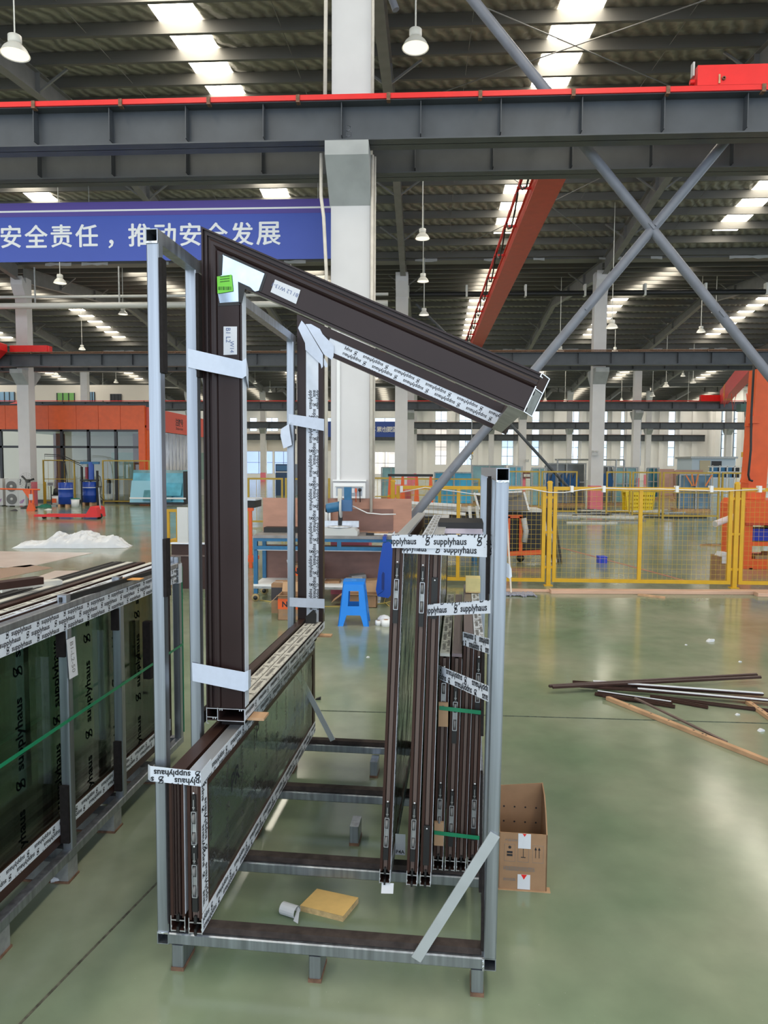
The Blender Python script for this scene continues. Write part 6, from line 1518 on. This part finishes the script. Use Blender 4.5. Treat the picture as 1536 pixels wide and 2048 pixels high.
for k, (px, py, w_) in enumerate(lamps):
    Y = .385*FPX/w_
    if Y > 72: Y = 72
    c = at(px, py, Y); zr = zroof(Y,.265)
    cl = max(.25, zr-c.z-.17)
    lab = 'white pendant high-bay lamp '+(pos[k] if k < len(pos) else 'in the distant roof')
    t = thing('pendant_lamp', lab, 'lamp', tuple(c), 0, 'white pendant lamps under the roof')
    if not lm:
        lm['shade'] = MB().lathe([(.20,-.10),(.195,-.10),(.15,-.02),(.085,.04),(.075,.05),(.085,.04)],(0,0,0),24).mesh('shade'); lm['shade'].materials.append(lamp_w)
        lm['outer'] = MB().lathe([(.205,-.105),(.16,-.02),(.09,.05),(.06,.055),(0,.055)],(0,0,0),24).mesh('shade'); lm['outer'].materials.append(lamp_w)
        lm['cap'] = MB().lathe([(0,.05),(.085,.05),(.095,.08),(.095,.16),(.08,.17),(0,.17)],(0,0,0),20).mesh('ballast_cap'); lm['cap'].materials.append(lamp_w)
        lm['diff'] = MB().lathe([(0,-.098),(.19,-.098)],(0,0,0),24).mesh('diffuser'); lm['diff'].materials.append(lampglow)
    obj('shade', lm['outer'], None, t); obj('ballast_cap', lm['cap'], None, t); obj('diffuser', lm['diff'], None, t)
    MB().tube((0,0,.17),(0,0,.17+cl),.012 if w_ > 20 else .016,6).build('drop_rod', lamp_w, t)
# pipes across the hall
z1 = at(300,597,28.0).z
t = thing('white_pipe', 'long white pipe crossing the hall under the roof at the left', 'pipe', (-30,27.8,z1-.3)); MB().tube((0,0,0),(28.6,0,0),.12,12).build('pipe', pipe_w, t); MB().tube((0,.3,.42),(28.6,.3,.42),.06,8).build('thin_pipe', pipe_w, t)
for k in range(8): MB().box(3.4*k+1,3.4*k+1.05,-.02,.02,.1,1.5).build('hanger', steel_dull, t)
t = thing('black_pipe', 'long black pipe crossing the hall under the roof at the right', 'pipe', (-1.2,29.9,at(1000,588,29.9).z)); MB().tube((0,0,0),(26,0,0),.11,10).build('pipe', black, t)
for k in range(9): MB().box(2.4*k+.5,2.4*k+.58,-.13,.13,-.12,.35).build('clamp', lamp_w, t)
t = thing('thin_pipe', 'thin dark sprinkler pipe crossing the distant roof', 'pipe', (-40,51.2,at(1000,722,51).z+.9)); MB().tube((0,0,0),(75,0,0),.07,8).build('pipe', black, t)
for k in range(24): MB().box(3*k+.5,3*k+.54,-.02,.02,.0,.9).build('hanger', steel_dull, t)

# chalk mark on the near beam
for ch, px, py, s_ in (('B',698,262,11),('8',690,279,9)):
    vs, fs, *_ = text_geo(ch, height=1.0, bold=-.012)
    col_ = MATS.get('chalk') or mat('chalk', (.32,.33,.37), .9)
o = thing('chalk_mark', 'chalk letters on the nearest runway beam above the column', 'chalk mark', (at(690,265,8.86).x,9.012,at(690,265,8.86).z+.02))
m = MB().path([(0,0,0),(0,0,.14),(.05,0,.12),(.04,0,.08),(0,0,.07),(.06,0,.06),(.06,0,.01),(0,0,0)],.003,4).build('letter', MATS['chalk'], o)
m = MB().path([(-.03,0,-.08),(.02,0,-.05),(.04,0,-.09),(-.02,0,-.11),(-.03,0,-.08)],.003,4).build('letter', MATS['chalk'], o)

# ================================================================ foreground floor things
# cardboard box with handling marks
a, b = fl(996,1777), fl(1093,1784)
rz_ = math.atan2(b.y-a.y, b.x-a.x); w_ = (b-a).length; d_ = .20; h1 = .235; tk = .005
t = thing('cardboard_box', 'open brown carton with white and red tape right of the rack', 'box', (a.x,a.y,0), rz_)
MB().box(0,w_,0,tk,.003,h1).build('front_panel', card, t); MB().prism([(0,.003),(w_,.003),(w_,.36),(.02,.34),(0,.345)], lambda p,q,d:(p,d,q), d_-tk, d_).build('back_panel', card, t)
MB().prism([(0,.003),(d_,.003),(d_,.36),(d_*.55,.345),(d_*.25,.30),(0,h1)], lambda p,q,d:(d,p,q), w_-tk, w_).build('side_panel', card, t); MB().prism([(0,.003),(d_,.003),(d_,.345),(0,h1)], lambda p,q,d:(d,p,q), 0, tk).build('side_panel', card, t)
MB().box(0,w_,0,d_,0,.003).build('bottom_panel', card, t)
MB().box(-.01,w_+.015,-.008,.03,-.0,.002).build('bottom_flap', card_lt, t)
for k in range(12): r_ = random.Random(k); MB().lathe([(0,0),(.004,0)],(.03+.045*(k%4),d_-tk-.001,.12+.065*(k//4)),8,'Y').build('punch_mark', ink, t)
MB().box(w_*.40,w_*.66,-.0012,0,h1*.74,h1+.0).build('white_tape', paper, t); MB().box(w_*.40,w_*.66,-.0012,0,.005,h1*.28).build('white_tape', paper, t)
MB().prism([(w_*.49,h1),(w_*.57,h1),(w_*.53,h1-.012)], lambda p,q,d:(p,d,q), -.002,-.0012).build('red_arrow', red, t); MB().prism([(w_*.47,h1*.28),(w_*.59,h1*.28),(w_*.53,h1*.28-.02)], lambda p,q,d:(p,d,q), -.002,-.0012).build('red_arrow', red, t)
def ot(x,y,o): return (x,-.0006-o,y)
for k, x in enumerate((.12,.40,.70)):
    f = MB(); x0_, x1_ = w_*x, w_*(x+.22); z0_, z1_ = h1*.50, h1*.80; q = .0007
    f.box(x0_,x1_,-.0008,0,z0_,z0_+q).box(x0_,x1_,-.0008,0,z1_,z1_+q).box(x0_,x0_+q,-.0008,0,z0_,z1_).box(x1_,x1_+q,-.0008,0,z0_,z1_)
    f.build('symbol_frame', ink_grey, t)
    if k == 2:
        g = MB()
        for xx in (x0_+.012,x0_+.026): g.box(xx-.001,xx+.001,-.0009,0,z0_+.02,z1_-.01).prism([(xx-.005,z1_-.018),(xx+.005,z1_-.018),(xx,z1_-.006)], lambda p,q_,d:(p,d,q_), -.0009,0)
        g.build('up_arrows', ink, t)
    if k == 0: MB().box(x0_+.010,x1_-.010,-.0009,0,z0_+.022,z0_+.03).box(x0_+.010,x1_-.010,-.0009,0,z0_+.034,z0_+.042).lathe([(0,0),(.006,0)],((x0_+x1_)/2,-.0009,z1_-.012),10,'Y').build('stack_symbol', ink, t)
    if k == 1: MB().box((x0_+x1_)/2-.001,(x0_+x1_)/2+.001,-.0009,0,z0_+.02,z1_-.015).box(x0_+.012,x1_-.012,-.0009,0,z0_+.018,z0_+.021).build('fragile_symbol', ink, t)
lettering('handling_text', '产品名称', .05, lambda x,y,o: (w_*.13+x,-.0006-o,h1*.86+y*.8), ink_grey, t, 0)
for k, z in enumerate((.38,.34)): lettering('handling_text', '注意事项请轻拿轻放防潮防水' if k == 0 else '严禁翻滚堆放不得超过五层', .125, lambda x,y,o,z=z: (w_*.10+x,-.0006-o,h1*z+y), ink_grey, t, 0)
lettering('handling_text', '请勿倒置', .05, lambda x,y,o: (w_*.10+x,-.0006-o,h1*.16+y), ink_grey, t, 0)
# yellow foam board and curled paper
P = [fl(602,1817),fl(685,1843),fl(716,1793),fl(633,1776)]; h_ = .022
P = [fl(600,1822),fl(686,1844),fl(717,1806),fl(634,1788)]
c = sum(P,Vector())/4; t = thing('foam_board', 'yellow foam board lying on the floor inside the rack', 'foam board', (c.x,c.y,0))
vs = [(p.x-c.x,p.y-c.y,0) for p in P]+[(p.x-c.x,p.y-c.y,h_) for p in P]
MB().add(vs,[(3,2,1,0),(0,1,5,4),(1,2,6,5),(2,3,7,6),(3,0,4,7)]).build('core', foam_e, t); MB().add([(v[0],v[1],h_+.0004) for v in vs[:4]],[(0,1,2,3)]).build('top_face', foam, t)
a = fl(580,1832); t = thing('paper_roll', 'curled white paper beside the foam board', 'paper', (a.x,a.y,0), -.45)
pts = [(.022*math.cos(x_),.022+.022*math.sin(x_)) for x_ in [(-.5+i*.42) for i in range(13)]]
MB().ribbon([((-.035,p_[0],p_[1]),(.03,p_[0]+.004,p_[1])) for p_ in pts],.0006).build('curl', paper, t); MB().sheet((.03,-.02,.002),(.055,-.025,.002),(.045,.0,.042),(.03,.01,.04),.0006).build('corner', paper, t)
# pile of long profiles and timber on the floor at the right
pile = [((1098,1387),(1513,1363),.026,brown,.055,'brown profile lying across the top of the heap on the floor'),((1105,1388),(1521,1367),.02,brown,.05,'second brown profile across the top of the heap'),
 ((1145,1372),(1262,1380),.03,brown,.03,'short brown profile at the left end of the heap'),((1185,1374),(1525,1394),.03,brown,.02,'long brown profile at the back of the heap'),((1190,1391),(1350,1417),.028,brown,.012,'brown profile at the front of the heap'),
 ((1205,1398),(1345,1414),.02,brown,.02,'thin brown profile at the front of the heap'),((1300,1396),(1560,1428),.03,brown,.012,'brown profile at the right front of the heap'),((1340,1404),(1416,1418),.026,brown,.01,'short brown profile at the front right of the heap'),((1160,1380),(1560,1410),.03,brown,.03,'brown profile in the middle of the heap')]
for k, (p_, q_, w2, m_, z, lab) in enumerate(pile):
    A, B = fl(*p_), fl(*q_); o = thing('profile_bar', lab, 'profile', (A.x,A.y,z), 0, 'brown profiles heaped on the floor')
    d = B-A; MB().bar((0,0,0),(d.x,d.y,0),w2,.016,ch=.002).build('bar', m_, o); MB().bar(Vector((0,0,.011)),Vector((d.x,d.y,.011)),w2*.35,.006).build('flange', brown_lt if k < 2 else brown, o)
for k, (p_, q_, w2, z, lab) in enumerate((((1186,1375),(1526,1400),.030,.052,'white film covered profile at the back of the heap'),((1275,1388),(1560,1414),.030,.044,'white film covered profile in the middle of the heap'),((1195,1390),(1342,1412),.014,.034,'thin white strip at the front of the heap'))):
    A, B = fl(*p_), fl(*q_); o = thing('profile_bar', lab, 'profile', (A.x,A.y,z), 0, 'white film covered profiles in the heap'); d = B-A
    MB().bar((0,0,0),(d.x,d.y,0),w2,.004).build('film', film_w, o); MB().bar((0,0,-.007),(d.x,d.y,-.007),w2*1.15,.010).build('bar', brown, o)
A, B = fl(1270,1396,.05), fl(1453,1484,.02); o = thing('profile_bar', 'bronze strip leaning from the heap onto the timber batten', 'profile', tuple(A), 0); MB().bar((0,0,0),B-A,.020,.010).build('bar', brown_lt, o); MB().bar((0,.012,-.003),(B-A)+Vector((0,.012,-.003)),.008,.012).build('lip', brown, o)
for p_, q_, lab in (((1215,1400),(1560,1538),'long timber batten lying on the floor right of the heap'),((1495,1408),(1570,1462),'timber batten at the right edge under the heap')):
    A, B = fl(*p_), fl(*q_); d = B-A; o = thing('timber_batten', lab, 'batten', (A.x,A.y,0), 0, 'timber battens on the floor'); MB().bar((0,0,.014),(d.x,d.y,.014),.034,.028,ch=.002).build('batten', wood, o)
    r_ = random.Random(3)
    for i in range(6): f = r_.uniform(.1,.95); MB().box(d.x*f-.006,d.x*f+.006,d.y*f-.006,d.y*f+.006,.027,.0286).build('knot', ink, o)
for px, py, w2, lab in ((1420,1283,.035,'white crumpled paper on the floor at the right'),(1372,1290,.012,'small white paper bit left of the crumpled paper'),(1475,1430,.016,'small white paper bit behind the battens'),(1522,1462,.022,'small white paper bit at the right edge'),(736,1315,.015,'tiny paper bit on the floor by the sash stack'),(1480,1324,.014,'tiny paper bit near the right edge')):
    a = fl(px,py); o = thing('paper_bit', lab, 'paper', (a.x,a.y,0), .4, 'paper bits on the floor'); MB().prism([(-w2,0),(w2,0),(w2*.8,w2*.5),(w2*.1,w2*.75),(-w2*.7,w2*.4)], lambda p,q,d:(p,d,q), -w2*.5,w2*.5).build('scrap', paper, o)
    if w2 > .03: MB().tube((w2*.3,0,w2*.4),(w2*1.2,-.01,w2*.35),w2*.35,8).build('curl', paper, o)
# sub-micron clutter: scraps under the left rack
a = fl(118,1764); o = thing('paper_roll', 'small white rolled paper under the left rack', 'paper', (a.x,a.y,0), .2); MB().tube((-.03,0,.012),(.04,.01,.012),.012,10).build('roll', paper, o); MB().tube((.04,.01,.012),(.0405,.01,.012),.009,8).build('roll_end', grey_pl, o)
a = fl(636,1399); o = thing('rubber_stopper', 'small black rubber wedge on the floor behind the low sashes', 'wedge', (a.x,a.y,0)); MB().prism([(-.02,0),(.02,0),(.02,.02),(-.015,.006)], lambda p,q,d:(p,d,q), -.012,.012).build('wedge', black, o)
